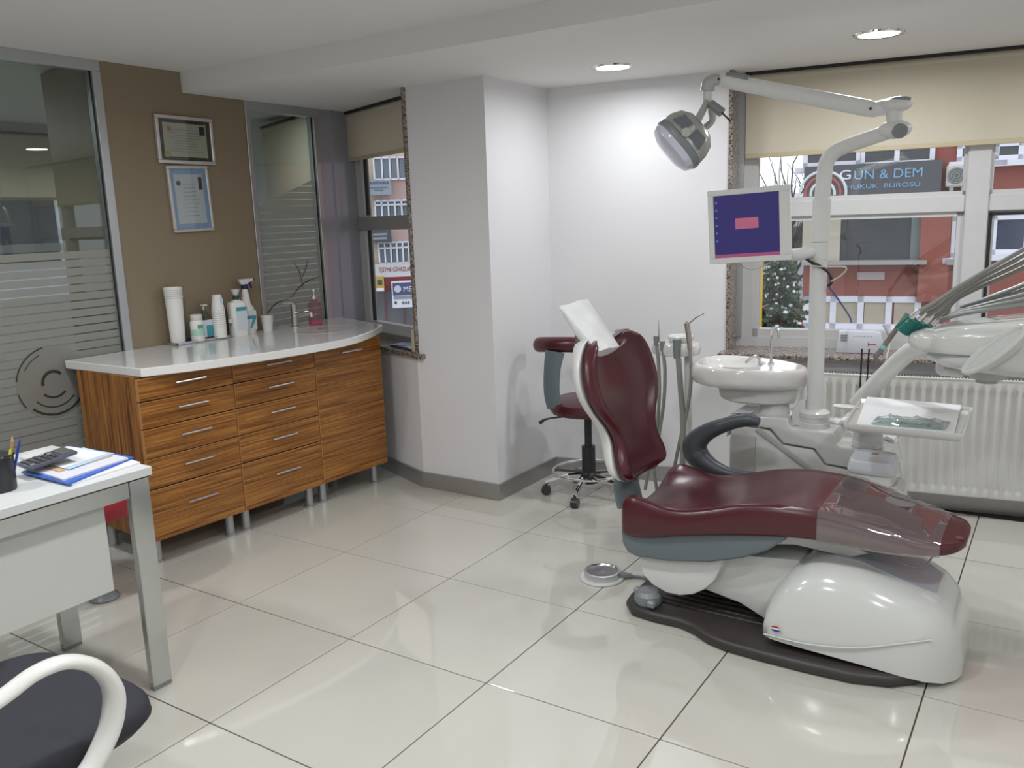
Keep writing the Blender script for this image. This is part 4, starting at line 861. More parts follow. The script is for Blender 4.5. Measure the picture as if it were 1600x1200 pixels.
K1 = PY(1107, 132, 1.22); K2 = PY(1106, 160, 1.22)
bm = B(); tube(bm, [A2+dA*-0.005, (A2+K1)/2+Vector((0, 0, 0.006)), K1+Vector((0, 0, 0.002)), K1-Vector((0.004, 0, 0.022))], [0.022, 0.026, 0.028, 0.030], n=16, flat=0.9); obj('wrist', bm, GREYL, t)
bm = B(); cyl(bm, K1-Vector((0, 0, 0.01)), K2, 0.019, n=18); obj('wrist_pivot', bm, WHITEM, t)
# yoke arms, head
HC = PY(1066, 220, 1.14)                                   # head centre
hd = (AXR*-0.74+AXU*-0.62+AXF*0.10).normalized()          # direction the light points
hx_ = (AXR*0.62+AXU*-0.78); hx_ = (hx_-hd*hd.dot(hx_)).normalized()
MH = FR(HC, hx_, ez=-hd)                                   # local z points away from the light, local x along the long side
sy_ = 1 if (MH.to_3x3() @ Vector((0, 1, 0))).dot(AXF) < 0 else -1      # side of the head facing the room
yk0 = [K2+Vector((0, -0.005, 0.004)), PY(1093, 182, 1.17), PY(1080, 203, 1.09), MH @ Vector((-0.005, sy_*0.095, 0.006))]
yk1 = [K2+Vector((0.004, 0.01, 0.004)), PY(1112, 172, 1.26), PY(1110, 192, 1.29), MH @ Vector((0.0, -sy_*0.092, 0.02))]
for y_ in (yk0, yk1):
    bm = B(); tube(bm, y_, [0.015, 0.019, 0.018, 0.016], n=14, flat=0.75, up=(0, 1, 0)); obj('yoke_arm', bm, GREYL, t)
bm = B(); tube(bm, [PY(1110, 162, 1.20), PY(1128, 176, 1.20)], [0.017, 0.018], n=14, smooth=False); hn_ = obj('handle_grip', bm, GREYP, t)
bm = B(); tube(bm, [PY(1128, 176, 1.20), PY(1142, 190, 1.20)], 0.0035, n=8, smooth=False); obj('handle_stem', bm, RUBBER, hn_)
def sup(sx_, sy2, z, n=36, p=0.72): return [MH @ Vector((math.copysign(abs(math.cos(g))**p, math.cos(g))*sx_, math.copysign(abs(math.sin(g))**p, math.sin(g))*sy2, z)) for g in [2*math.pi*i/n for i in range(n)]]
bm = B(); loft(bm, [sup(0.098, 0.083, -0.030), sup(0.106, 0.088, -0.020), sup(0.108, 0.090, 0.0), sup(0.104, 0.086, 0.03), sup(0.090, 0.075, 0.062), sup(0.062, 0.055, 0.083), sup(0.03, 0.03, 0.09)]); obj('lamp_housing', bm, mat('lamp_grey_silver', (0.40, 0.41, 0.375), 0.25, 0.35), t, sharp=0.9)
bm = B(); loft(bm, [sup(0.106, 0.090, -0.034), sup(0.111, 0.093, -0.026), sup(0.111, 0.093, -0.010), sup(0.107, 0.089, -0.006)]); obj('housing_rim', bm, GREYP, t)
bm = B(); loft(bm, [sup(0.103, 0.087, -0.030), sup(0.104, 0.088, -0.042), sup(0.096, 0.080, -0.058), sup(0.068, 0.056, -0.070), sup(0.02, 0.02, -0.073)]); obj('lens', bm, mat('lamp_lens', (0.62, 0.62, 0.74), 0.10, coat=0.5), t)
VP = mat('lamp_panel_dark', (0.20, 0.21, 0.24), 0.22, 0.4)
for xs in ((-0.075, -0.018), (0.012, 0.075)):
    bm = B(); outer = [(xs[0], 0.006), (xs[1], 0.006), (xs[1]*0.8, 0.052), (xs[0]*0.8, 0.052)]
    loft(bm, [[MH @ Vector((x, sy_*(0.080-0.35*max(0, z-0.02)), z)) for x, z in outer], [MH @ Vector((x, sy_*(0.0925-0.35*max(0, z-0.02)), z)) for x, z in outer]]); obj('vent_panel', bm, VP, t)
bm = B(); cyl(bm, MH @ Vector((-0.005, sy_*0.085, 0.006)), MH @ Vector((-0.005, sy_*0.108, 0.006)), 0.017, n=18); obj('yoke_pivot', bm, GREYL, t)
# monitor
mp = [PY(1105, 297, 1.30), PY(1234, 290, 1.36), PY(1237, 411, 1.36), PY(1110, 408, 1.30)]
ex = (mp[1]-mp[0]).normalized(); c = sum(mp, Vector())/4; MM = FR(c, (ex.x, ex.y, 0.0))     # local x right, -y towards the viewer
w = (mp[1]-mp[0]).length; h = ((mp[0]-mp[3]).length+(mp[1]-mp[2]).length)/2
MM = MM @ Matrix.Rotation(-0.045, 4, 'Y')
t = thing('monitor', 'white framed flat monitor with a blue screen on the dental post', 'monitor', c-Vector((0, 0, h/2)))
bm = B(); box(bm, (-w/2, 0, -h/2), (w/2, 0.040, h/2), 0.010, 3, M=MM); obj('case', bm, WHITEM, t)
fw = 0.022; bm = B()
for a, b, cc_, d in ((-w/2, -h/2, w/2, -h/2+fw), (-w/2, h/2-fw, w/2, h/2), (-w/2, -h/2+fw, -w/2+fw, h/2-fw), (w/2-fw*1.9, -h/2+fw, w/2, h/2-fw)): box(bm, (a, -0.006, b), (cc_, 0.004, d), 0.002, 1, M=MM)
obj('bezel', bm, WHITEM, t)
SCR = mat('screen_blue', (0.010, 0.008, 0.05), 0.25, emit=(0.026, 0.020, 0.14), estr=0.6)
bm = B(); box(bm, (-w/2+fw, -0.002, -h/2+fw), (w/2-fw*1.9, 0.0, h/2-fw), M=MM); sc = obj('screen', bm, SCR, t)
PNK = mat('screen_pink', (0.10, 0.03, 0.05), 0.3, emit=(0.48, 0.13, 0.20), estr=0.65); PNK2 = mat('screen_task_bar', (0.08, 0.02, 0.05), 0.3, emit=(0.30, 0.06, 0.16), estr=0.8)
bm = B(); box(bm, (-0.052, -0.0026, -0.012), (0.036, -0.0018, 0.030), M=MM); dl = obj('dialog_box', bm, PNK, sc)
bm = B(); box(bm, (-w/2+fw, -0.0026, -h/2+fw), (w/2-fw*1.9, -0.0018, -h/2+fw+0.013), M=MM); obj('task_bar', bm, PNK2, sc)
bm = B()
for k in range(3): box(bm, (-0.044, -0.003, 0.004+k*0.008-0.010), (0.028, -0.0026, 0.0055+k*0.008-0.010), M=MM)
obj('dialog_lines', bm, PNK2, sc)
for k in range(6):
    bm = B(); box(bm, (-w/2+fw+0.006, -0.0026, h/2-fw-0.030-k*0.030), (-w/2+fw+0.014, -0.0018, h/2-fw-0.022-k*0.030), M=MM); obj('icon', bm, mat('screen_icon', (0.05, 0.05, 0.10), 0.3, emit=(0.10, 0.10, 0.30), estr=0.8), sc)
mb = PY(1236, 398, 1.36)
bm = B(); tube(bm, [mb+Vector((-0.05, 0.03, 0)), mb+Vector((0.02, 0.04, 0)), (PX0-0.02, PY0-0.01, 1.302)], [0.022, 0.024, 0.026], n=14); obj('mount_arm', bm, WHITEM, t)
# cables
CB = mat('beige_cable', (0.50, 0.48, 0.38), 0.5); BLC = mat('blue_cable', (0.02, 0.06, 0.28), 0.4)
bm = B(); tube(bm, [PY(a, b, 1.37) for a, b in ((1155, 408), (1163, 417), (1178, 420), (1195, 414), (1205, 409))], 0.0035, n=8); tag(obj('beige_cable', bm, CB, origin=PY(1178, 420, 1.37)), 'thin beige cable looping just below the monitor', 'cable', 'cables')
bm = B(); tube(bm, [PY(a, b, 1.42) for a, b in ((1268, 415), (1290, 417), (1318, 417), (1322, 422), (1312, 432), (1298, 440))], 0.003, n=8); tag(obj('beige_cable', bm, CB, origin=PY(1290, 417, 1.42)), 'beige cable looped around the white post', 'cable', 'cables')
bm = B(); tube(bm, [PY(a, b, 1.425) for a, b in ((1258, 403), (1270, 411), (1285, 418), (1296, 428), (1299, 440), (1294, 447))], 0.006, n=8); tag(obj('black_cable', bm, RUBBER, origin=PY(1285, 418, 1.425)), 'black cable coming from the monitor arm across the post', 'cable', 'cables')
MDM = FB @ Vector((1.57, 0.04, 0.7505))
bm = B(); tube(bm, [PY(1294, 447, 1.425), PY(1304, 460, 1.6), PY(1316, 477, 1.9), PP(1328, 496, MDM, FBy), PP(1330, 503, MDM, FBy)], 0.004, n=8); tag(obj('blue_cable', bm, BLC, origin=PY(1304, 460, 1.6)), 'blue network cable hanging down to the modem', 'cable', 'cables')
# modem on the sill
mo = [LB(1306, 537, 0.03), LB(1380, 539, 0.03)]
t = thing('modem', 'pale grey modem with vents and a red mark on the granite sill', 'modem', FB @ Vector(((mo[0][0]+mo[1][0])/2, 0.06, 0.7505)))
ms = [(mo[0][0], 0.7505), (mo[1][0]+0.004, 0.7505), (mo[1][0]+0.004, 0.80), (mo[1][0]-0.012, 0.852), (mo[1][0]-0.03, 0.860), (mo[0][0]+0.03, 0.862), (mo[0][0]+0.012, 0.855)]
MCs = mat('modem_case', (0.62, 0.64, 0.69), 0.35)
bm = B(); prism(bm, [(s, z) for s, z in ms], -0.11, -0.03, 0.006, 2, M=FB @ RX); obj('case', bm, MCs, t)
for k in range(3):
    bm = B(); box(bm, (mo[0][0]+0.022, 0.026, 0.838-k*0.012), (mo[0][0]+0.052, 0.032, 0.843-k*0.012), M=FB); obj('vent', bm, GREYP, t)
bm = B(); box(bm, (mo[1][0]-0.065, 0.0285, 0.795), (mo[1][0]-0.032, 0.031, 0.799), M=FB); box(bm, (mo[1][0]-0.070, 0.0285, 0.790), (mo[1][0]-0.065, 0.031, 0.806), M=FB); obj('red_mark', bm, mat('red_print', (0.5, 0.02, 0.03), 0.4), t)
bm = B()
for k in range(6): box(bm, (mo[0][0]+0.08+k*0.016, 0.0285, 0.836), (mo[0][0]+0.087+k*0.016, 0.031, 0.838), M=FB)
obj('led_row', bm, GREYP, t)
bm = B(); box(bm, (mo[0][0]+0.01, 0.034, 0.7500), (mo[1][0], 0.108, 0.7515), M=FB); obj('rubber_feet', bm, RUBBER, t)
for q in ((1347, 545, 1344, 600, 1342, 622), (1358, 545, 1356, 575, 1354, 606)):
    bm = B(); tube(bm, [PP(q[i], q[i+1], FBo-FBy*0.115, FBy) for i in (0, 2, 4)], 0.004, n=8)
    tag(obj('black_cable', bm, RUBBER, origin=PP(q[0], q[1], FBo-FBy*0.115, FBy)), 'black cable hanging from the sill, %s of two' % ('left' if q[0] == 1347 else 'right'), 'cable', 'cables')
bm = B(); tube(bm, [PP(a, b, FBo+FBy*0.03, FBy) for a, b in ((1380, 508), (1387, 520), (1390, 540))]+[PP(1386, 556, FBo-FBy*0.112, FBy), PP(1384, 575, FBo-FBy*0.112, FBy)], 0.005, n=8)
tag(obj('grey_cable', bm, GREYL, origin=PP(1387, 520, FBo+FBy*0.03, FBy)), 'grey cable curving from the modem over the sill edge', 'cable', 'cables')
# ================================================================== instrument side
t = ARM2 = thing('instrument_table', 'white instrument table with hanging handpieces and hoses at the right edge', 'instrument table', (2.45, 1.35, 0.72))
bm = B(); tube(bm, [PY(1338, 632, 1.62), PY(1380, 588, 1.58), PY(1425, 548, 1.52), PY(1475, 535, 1.40)], 0.034, n=20); obj('support_arm', bm, WHITEP, t)
def xsec(x, yc, hw, z0, z1, n=28, p=0.45): return [Vector((x, yc+math.copysign(abs(math.cos(a))**p, math.cos(a))*hw, (z0+z1)/2+math.copysign(abs(math.sin(a))**p, math.sin(a))*(z1-z0)/2)) for a in [2*math.pi*i/n for i in range(n)]]
yb = 1.33
bm = B(); loft(bm, [xsec(2.262, yb, 0.04, 0.965, 0.995), xsec(2.268, yb, 0.10, 0.945, 1.015), xsec(2.29, yb, 0.13, 0.925, 1.035), xsec(2.34, yb, 0.15, 0.905, 1.050), xsec(2.42, yb, 0.16, 0.895, 1.064), xsec(2.55, yb, 0.165, 0.885, 1.085), xsec(2.70, yb, 0.165, 0.88, 1.095), xsec(2.85, yb, 0.155, 0.88, 1.095), xsec(2.90, yb, 0.12, 0.90, 1.07)]); obj('table_body', bm, WHITEP, t, sharp=1.0)
bm = B(); box(bm, (2.285, yb-0.162, 0.958), (2.88, yb-0.12, 0.962)); obj('seam', bm, GREYP, t)
# nose that carries the holders
bm = B(); loft(bm, [xsec(2.215, yb, 0.115, 0.985, 1.015), xsec(2.225, yb, 0.125, 0.972, 1.03), xsec(2.262, yb, 0.13, 0.955, 1.04), xsec(2.31, yb, 0.13, 0.95, 1.035)]); obj('nose', bm, WHITEP, t, sharp=1.0)
TEALG = mat('teal_holder', (0.0, 0.13, 0.105), 0.25)
HB = [(1408, 517), (1419, 521), (1430, 526), (1442, 531)]; HT = [(1430, 494), (1441, 497), (1452, 501), (1464, 505)]
for k in range(4):
    yk = 1.22+0.035*k; b0, b1 = PY(*HB[k], yk), PY(*HT[k], yk); d = (b1-b0).normalized()
    bm = B(); tube(bm, [b0, b1-d*0.012], [0.027, 0.022], n=14, smooth=False); obj('holder_cup', bm, TEALG, t)
    bm = B(); tube(bm, [b0+d*0.03+Vector((0, -0.014, 0.010)), b1+d*0.02+Vector((0, -0.008, 0.006))], 0.0085, n=12, smooth=False); obj('handpiece', bm, CHROME, t)
    p0 = b1+d*0.015; e = PY(1602, 388+k*9.5, yk+0.02); e2 = PY(1690, 338+k*10, yk+0.04); mid = PY(1510-4*k, 441+8*k, yk+0.01); m1 = PY(1462+4*k, 472+8*k, yk)
    bm = B(); tube(bm, [p0, m1, mid, e, e2], [0.012, 0.009, 0.008, 0.008, 0.008], n=10); obj('hose', bm, mat('hose_taupe', (0.20, 0.195, 0.175), 0.4), t)
for k in range(5):
    bm = B(); tube(bm, [PY(1468+5*k, 500-2*k, 1.30+0.04*k), PY(1500+3*k, 491-3*k, 1.30+0.04*k), PY(1550, 483-5*k, 1.30+0.04*k), PY(1600, 476-8*k, 1.30+0.04*k), PY(1670, 466-14*k, 1.30+0.04*k)], 0.008, n=10); obj('lower_hose', bm, mat('hose_grey', (0.24, 0.245, 0.23), 0.35), t)
bm = B(); tube(bm, [PY(1500, 480, 1.4), PY(1540, 468, 1.4), PY(1600, 446, 1.4), PY(1660, 420, 1.4)], 0.006, n=8); obj('lower_hose', bm, GREYP, t)
# oval grab handle in front
hc = PY(1553, 547, 1.10); hu = Vector((0.62, -0.18, 0.60)).normalized()*0.118; hv_ = Vector((0.50, -0.55, -0.66)); hv_ = (hv_-hu*hu.dot(hv_)/hu.length_squared).normalized()*0.026
ov = [hc+hu*math.cos(a)+hv_*math.sin(a) for a in [2*math.pi*i/32 for i in range(32)]]; hno = hu.cross(hv_).normalized()
if hno.y > 0: hno = -hno
bm = B(); tube(bm, ov+[ov[0]], 0.010, n=10, k=1, smooth=False); obj('grab_handle', bm, WHITEP, t)
bm = B(); loft(bm, [[hc+(p-hc)*0.92+hno*0.004 for p in ov], [hc+(p-hc)*0.97-hno*0.006 for p in ov], [hc+(p-hc)*0.9-hno*0.05 for p in ov]]); obj('control_panel', bm, mat('control_panel_grey', (0.60, 0.61, 0.585), 0.15), t)
bm = B(); tube(bm, [(2.46, yb, 0.90), (2.46, yb, 0.86)], [0.085, 0.055], n=24, smooth=False); cyl(bm, (2.46, yb, 0.86), (2.46, yb, 0.845), 0.035, n=20); obj('swivel', bm, GREYL, t)
# loose handpiece hanging at the front of the nose
t = thing('loose_handpiece', 'brown-grey dental handpiece hanging tip down at the left of the teal holders', 'handpiece', PY(1385, 520, 1.26))
h0, h1 = PY(1413, 497, 1.26), PY(1374, 551, 1.26)
bm = B(); tube(bm, [h0, h1], [0.008, 0.010], n=12, smooth=False); obj('shaft', bm, mat('handpiece_grey', (0.23, 0.20, 0.18), 0.35, 0.4), t)
bm = B(); tube(bm, [h1, PY(1369, 556, 1.26), PY(1368, 564, 1.26), PY(1367, 571, 1.26)], [0.010, 0.010, 0.006, 0.0015], n=12); obj('tip', bm, mat('handpiece_grey', (0.23, 0.20, 0.18)), t)
bm = B(); mdp = h0+(h1-h0)*0.78; tube(bm, [mdp, mdp+(h1-h0)*0.10], 0.0112, n=12, smooth=False); obj('teal_ring', bm, mat('mint_ring', (0.25, 0.55, 0.48), 0.4), t)
bm = B(); cyl(bm, h0, h0+(h0-h1).normalized()*0.02, 0.009, n=10); tube(bm, [h0, h0+Vector((0.02, 0.01, 0.0)), Vector((2.235, 1.25, 1.005))], 0.007, n=8); obj('hanger', bm, GREYP, t)
# bracket tray
ZTR = 0.72
q = [PZ(1318, 662, ZTR), PZ(1506, 680, ZTR), PZ(1524, 625, ZTR), PZ(1350, 612, ZTR)]
q[2] = q[1]+(q[2]-q[1])*0.76; q[3] = q[0]+(q[3]-q[0])*0.76
qc = sum(q, Vector())/4
t = thing('bracket_tray', 'white bracket tray beside the radiator, covered with paper', 'tray', (2.06, 1.42, 0.535))
bm = B(); loft(bm, [[qc+(p-qc)*0.93+Vector((0, 0, -0.028)) for p in q], [qc+(p-qc)*0.99+Vector((0, 0, -0.012)) for p in q], [p.copy() for p in q], [qc+(p-qc)*0.965 for p in q], [qc+(p-qc)*0.94+Vector((0, 0, -0.012)) for p in q]], cap=True); obj('tray_top', bm, WHITEP, t)
bm = B()
for s, z in ((1, 0),): lathe(bm, [(0.060, 0.536), (0.060, 0.556), (0.055, 0.560), (0.055, 0.590), (0.058, 0.594), (0.058, 0.612), (0.050, 0.620), (0.050, 0.672)], (2.055, 1.46, 0), 30)
obj('swivel_column', bm, WHITEP, t)
bm = B(); box(bm, (2.0, 1.20, 0.672), (2.11, 1.50, 0.692), 0.006, 2); obj('tray_bracket', bm, WHITEP, t)
bm = B(); tb = PZ(1313, 632, ZTR); ellipsoid(bm, tb+Vector((0.02, 0, -0.006)), (0.05, 0.03, 0.008)); obj('tray_lip', bm, WHITEP, t)
def onq(u, v): return (q[0]*(1-u)+q[1]*u)*(1-v)+(q[3]*(1-u)+q[2]*u)*v
bm = B(); pts = [onq(0.10, 0.10), onq(0.92, 0.10), onq(0.90, 1.02), onq(0.06, 1.06)]
loft(bm, [[p+Vector((0, 0, -0.009)) for p in pts], [p+Vector((0, 0, -0.006 if i < 2 else 0.004)) for i, p in enumerate(pts)]]); tag(obj('paper_towel', bm, PAPER, origin=onq(0.5, 0.5)+Vector((0, 0, -0.009))), 'white paper towel covering the bracket tray', 'paper towel')
# teal-tinted instrument pouch with instruments
t = thing('instrument_pouch', 'teal transparent pouch with steel instruments on the bracket tray', 'pouch', onq(0.5, 0.25)+Vector((0, 0, -0.005)))
TP = film('teal_pouch_film', (0.40, 0.74, 0.68), 0.26, 0.03, 7.0)
P0, P1, P2, P3 = onq(0.23, 0.10), onq(0.84, 0.13), onq(0.86, 0.40), onq(0.25, 0.36)
bm = B(); n = 16; top = []; bot = []
for i in range(n+1):
    v = i/n; tr = []; br = []
    for j in range(n+1):
        u = j/n; p = (P0*(1-u)+P1*u)*(1-v)+(P3*(1-u)+P2*u)*v
        e_ = min(1, 6*min(u, 1-u))*min(1, 5*min(v, 1-v)); tr.append(p+Vector((0, 0, 0.002+e_*(0.011+0.004*math.sin(17*u+6*v)+0.004*math.sin(31*u-13*v))))); br.append(p+Vector((0, 0, -0.002)))
    top.append(tr); bot.append(br)
loft(bm, [top[i]+bot[i][::-1] for i in range(n+1)]); obj('film', bm, TP, t)
for k in range(4):
    a = onq(0.30+0.04*k, 0.18+0.04*k)+Vector((0, 0, 0.006)); b = onq(0.76+0.02*k, 0.22+0.03*k)+Vector((0, 0, 0.008))
    bm = B(); tube(bm, [a, a+(b-a)*0.5, b], [0.002, 0.004, 0.002], n=8); obj('instrument', bm, CHROME, t)
# small stand bracket under the table
bm = B(); p = PY(1470, 578, 1.42); tube(bm, [p+Vector((0, 0, 0.05)), p, p+Vector((0.01, 0, -0.005)), p+Vector((0.075, 0, -0.012))], [0.016, 0.018, 0.016, 0.012], n=12); obj('cup_hook', bm, WHITEM, ARM2)
# lidded container on the side pod
t = thing('lidded_box', 'white lidded plastic box with a small red emblem near the chair foot', 'container', (2.105, 1.31, 0.436))
bm = B(); loft(bm, [xsec2 for xsec2 in [[Vector((2.105+a*wx, 1.315+b*wy, z)) for a, b in [(math.copysign(abs(math.cos(g))**0.4, math.cos(g)), math.copysign(abs(math.sin(g))**0.4, math.sin(g))) for g in [2*math.pi*i/32 for i in range(32)]]] for wx, wy, z in ((0.074, 0.058, 0.4365), (0.078, 0.062, 0.442), (0.079, 0.062, 0.497))]]); obj('box_body', bm, WHITEM, t)
LM = Matrix.Translation((2.105, 1.315, 0.500)) @ Matrix.Rotation(0.16, 4, 'X')
lidm = mat('lid_white', (0.70, 0.71, 0.75), 0.25)
def sq(wx, wy, z): return [LM @ Vector((math.copysign(abs(math.cos(g))**0.4, math.cos(g))*wx, math.copysign(abs(math.sin(g))**0.4, math.sin(g))*wy, z)) for g in [2*math.pi*i/32 for i in range(32)]]
bm = B(); loft(bm, [sq(0.084, 0.070, -0.010), sq(0.087, 0.073, -0.002), sq(0.085, 0.071, 0.010), sq(0.078, 0.062, 0.034), sq(0.074, 0.056, 0.038), sq(0.068, 0.050, 0.036)]); ld = obj('lid', bm, lidm, t)
bm = B(); e0 = LM @ Vector((0.0, 0.030, 0.0368)); lathe(bm, [(0.010, 0.0), (0.010, 0.001), (0.001, 0.001)], (0, 0, 0), 20, sx=1.3, sy=0.8); bm.transform(LM @ Matrix.Translation((0.0, 0.028, 0.036))); em = obj('emblem', bm, mat('emblem_red', (0.5, 0.04, 0.04), 0.4), ld)
bm = B(); box(bm, (-0.008, 0.0255, 0.0369), (0.008, 0.0305, 0.0376), M=LM); obj('emblem_bar', bm, WHITEM, em)
# paper slips tucked on the unit
for k, (a, b, zz, lab) in enumerate((((1150, 632), (1180, 645), 0.632, 'white paper slip under the cuspidor bowl'), ((1295, 655), (1318, 668), 0.592, 'crumpled white tissue between the post and the tray'), ((1362, 682), (1392, 700), 0.537, 'white tissue behind the bracket tray column'))):
    p0, p1 = PZ(*a, zz), PZ(*b, zz); cc_ = (p0+p1)/2; cc_.y = min(cc_.y, 1.6); w_ = 0.045
    if k == 0: cc_ = Vector((1.565, 1.425, 0.6305))
    if k == 1: cc_ = Vector((1.925, 1.56, 0.591))
    if k == 2: cc_ = Vector((2.10, 1.60, 0.536))
    bm = B(); g = [[cc_+Vector(((i/5-0.5)*2*w_*0.8, (j/5-0.5)*2*w_*0.5, 0.004+(0.006 if k else 0.001)*(1+math.sin(i*1.9+j*2.3+k)))) for i in range(6)] for j in range(6)]
    loft(bm, [r+[Vector((p.x, p.y, cc_.z)) for p in r[::-1]] for r in g]); tag(obj('tissue' if k else 'paper_slip', bm, PAPER, origin=cc_), lab, 'paper')
# ================================================================== suction holder
t = thing('suction_holder', 'white suction holder with grey hoses standing behind the backrest', 'suction holder', (1.20, 1.60, 0))
hx, hy, hz = 1.19, 1.60, 0.855
bm = B(); loft(bm, [[Vector((hx+0.115*s*math.cos(a), hy+0.085*s*math.sin(a), z)) for a in [2*math.pi*i/36 for i in range(36)]] for s, z in ((0.80, hz-0.025), (0.95, hz-0.020), (1.0, hz), (0.99, hz+0.022), (0.94, hz+0.030), (0.3, hz+0.034))]); obj('holder_plate', bm, WHITEP, t)
bm = B(); lathe(bm, [(0.048, 0.03), (0.055, 0.040), (0.060, 0.058), (0.055, 0.062), (0.044, 0.058), (0.001, 0.056)], (hx+0.015, hy+0.02, hz), 28); obj('dish', bm, WHITEP, t)
bm = B(); cyl(bm, (hx+0.05, hy+0.02, hz-0.02), (hx+0.06, hy+0.02, 0.02), 0.016, 0.02, n=16); lathe(bm, [(0.06, 0.0), (0.06, 0.012), (0.02, 0.02)], (hx+0.06, hy+0.02, 0), 24); obj('stem', bm, WHITEM, t)
hs = mat('suction_hose', (0.26, 0.26, 0.24), 0.4)
YH = hy-0.075
def holder(px, top, bot, tubepx, r):
    P = [PY(a, b, YH) for a, b in tubepx]
    bm = B(); tube(bm, [PY(px, bot, YH), PY(px, top, YH)], [r*1.2, r*1.6], n=12, smooth=False); obj('hand_valve', bm, GREYP, t)
    bm = B(); tube(bm, P, r, n=10); obj('suction_hose', bm, hs, t)
holder(1025, 525, 540, [(1026, 540), (1029, 570), (1030, 620), (1025, 680), (1015, 725), (1008, 765)], 0.008)
holder(1035, 533, 548, [(1036, 548), (1039, 580), (1037, 630), (1028, 690), (1022, 730), (1026, 765)], 0.008)
holder(1058, 530, 560, [(1060, 560), (1063, 600), (1067, 650), (1067, 690), (1066, 740), (1066, 775)], 0.013)
bm = B(); tube(bm, [PY(1030, 535, YH), PY(1029, 500, YH)], [0.004, 0.0015], n=8, smooth=False); obj('saliva_tip', bm, STEEL, t)
bm = B(); tube(bm, [PY(1078, 545, YH), PY(1076, 525, YH), PY(1073, 505, YH)], [0.011, 0.012, 0.012], n=12); hv = obj('air_syringe', bm, mat('syringe_steel', (0.38, 0.33, 0.30), 0.3, 0.7), t)
bm = B(); tube(bm, [PY(1072, 505, YH), PY(1078, 504, YH), PY(1088, 496, YH), PY(1100, 490, YH)], [0.010, 0.004, 0.0028, 0.002], n=8); obj('nozzle', bm, CHROME, hv)
bm = B(); tube(bm, [PY(a, b, YH) for a, b in ((1078, 545), (1080, 590), (1074, 640), (1062, 690), (1054, 730), (1050, 765))], 0.008, n=10); obj('suction_hose', bm, hs, t)
# ================================================================== assistant stool
sx, sy = 0.60, 1.84
t = thing('assistant_stool', 'maroon operator stool with chrome base in the corner by the pillar', 'stool', (sx, sy, 0))
ang = 0.25
bm = B(); lathe(bm, [(0.16, 0.450), (0.19, 0.458), (0.205, 0.482), (0.200, 0.517), (0.16, 0.532), (0.001, 0.535)], (sx, sy, 0), 36); obj('seat', bm, MAROON, t)
br = [PY(845, 538, 1.78), PY(858, 528, 1.72), PY(885, 523, 1.68), PY(915, 520, 1.70)]; 
bc_ = Vector((sx-0.10, sy-0.02, 0.80))
pts = [bc_+Vector((-0.165, 0.02, -0.005)), bc_+Vector((-0.14, -0.06, 0.01)), bc_+Vector((-0.03, -0.10, 0.022)), bc_+Vector((0.10, -0.08, 0.025)), bc_+Vector((0.20, 0.0, 0.02))]
bm = B(); tube(bm, pts, [0.034, 0.040, 0.040, 0.040, 0.036], n=16, flat=0.8, up=(0, 0, 1)); obj('backrest_bolster', bm, MAROON, t, sharp=1.2)
bm = B(); tube(bm, [(sx-0.105, sy-0.16, 0.50), (sx-0.12, sy-0.165, 0.58), (sx-0.12, sy-0.155, 0.70), (sx-0.11, sy-0.14, 0.79)], [0.050, 0.048, 0.05, 0.058], n=16, flat=0.35, up=(1, 0, 0)); obj('backrest_post', bm, BLUEG, t)
bm = B(); cyl(bm, (sx, sy, 0.10), (sx, sy, 0.27), 0.036, n=22); cyl(bm, (sx, sy, 0.27), (sx, sy, 0.455), 0.02, n=18); lathe(bm, [(0.05, 0.07), (0.055, 0.09), (0.042, 0.125), (0.036, 0.13)], (sx, sy, 0), 22); obj('gas_column', bm, BLACKP, t)
bm = B(); tube(bm, [(sx-0.02, sy-0.02, 0.44), (sx-0.17, sy-0.11, 0.425), (sx-0.22, sy-0.13, 0.40)], [0.005, 0.005, 0.011], n=8); obj('lever', bm, BLACKP, t)
bm = B(); tube(bm, [(sx+0.19*math.cos(a), sy+0.19*math.sin(a), 0.135) for a in [2*math.pi*i/40 for i in range(41)]], 0.008, n=10, k=1, smooth=False); obj('foot_ring', bm, CHROME, t)
for k in range(4):
    a = 0.4+math.pi/2*k; bm = B(); tube(bm, [(sx+0.04*math.cos(a), sy+0.04*math.sin(a), 0.125), (sx+0.19*math.cos(a), sy+0.19*math.sin(a), 0.135)], 0.006, n=8, smooth=False); obj('ring_spoke', bm, BLACKP, t)
star_base(t, sx, sy, 0.235, 0.07, CHROME, mat('caster_chrome_black', (0.05, 0.05, 0.05), 0.2, 0.3), 5, -2.66, 0.018, 0.026)
# ================================================================== radiator
t = thing('radiator', 'long white ribbed panel radiator under the wide window', 'radiator', FB @ Vector((2.6, -0.08, 0)))
RADW = mat('radiator_white', (0.66, 0.65, 0.62), 0.35)
r0, r1, z0, z1 = 1.30, 3.85, 0.105, 0.665
bm = B(); s = r0; prof_ = []
per = 0.044
while s < r1:
    for f_, d in ((0.0, 0.0), (0.30, 0.0), (0.40, 0.009), (0.52, 0.014), (0.78, 0.014), (0.90, 0.008)): prof_.append((s+f_*per, -d))
    s += per
rows = [(z0, 0.0), (z0+0.035, 0.0), (z0+0.050, 1.0), (z1-0.055, 1.0), (z1-0.040, 0.0), (z1, 0.0)]
loft(bm, [[FB @ Vector((a, -0.10-b*-k+(-0.0), z)) if False else FB @ Vector((a, -0.115+(b+0.013)*0+(-b)*k-0.0, z)) for a, b in prof_] for z, k in rows], closed=False)
obj('front_panel', bm, RADW, t, sharp=0.9)
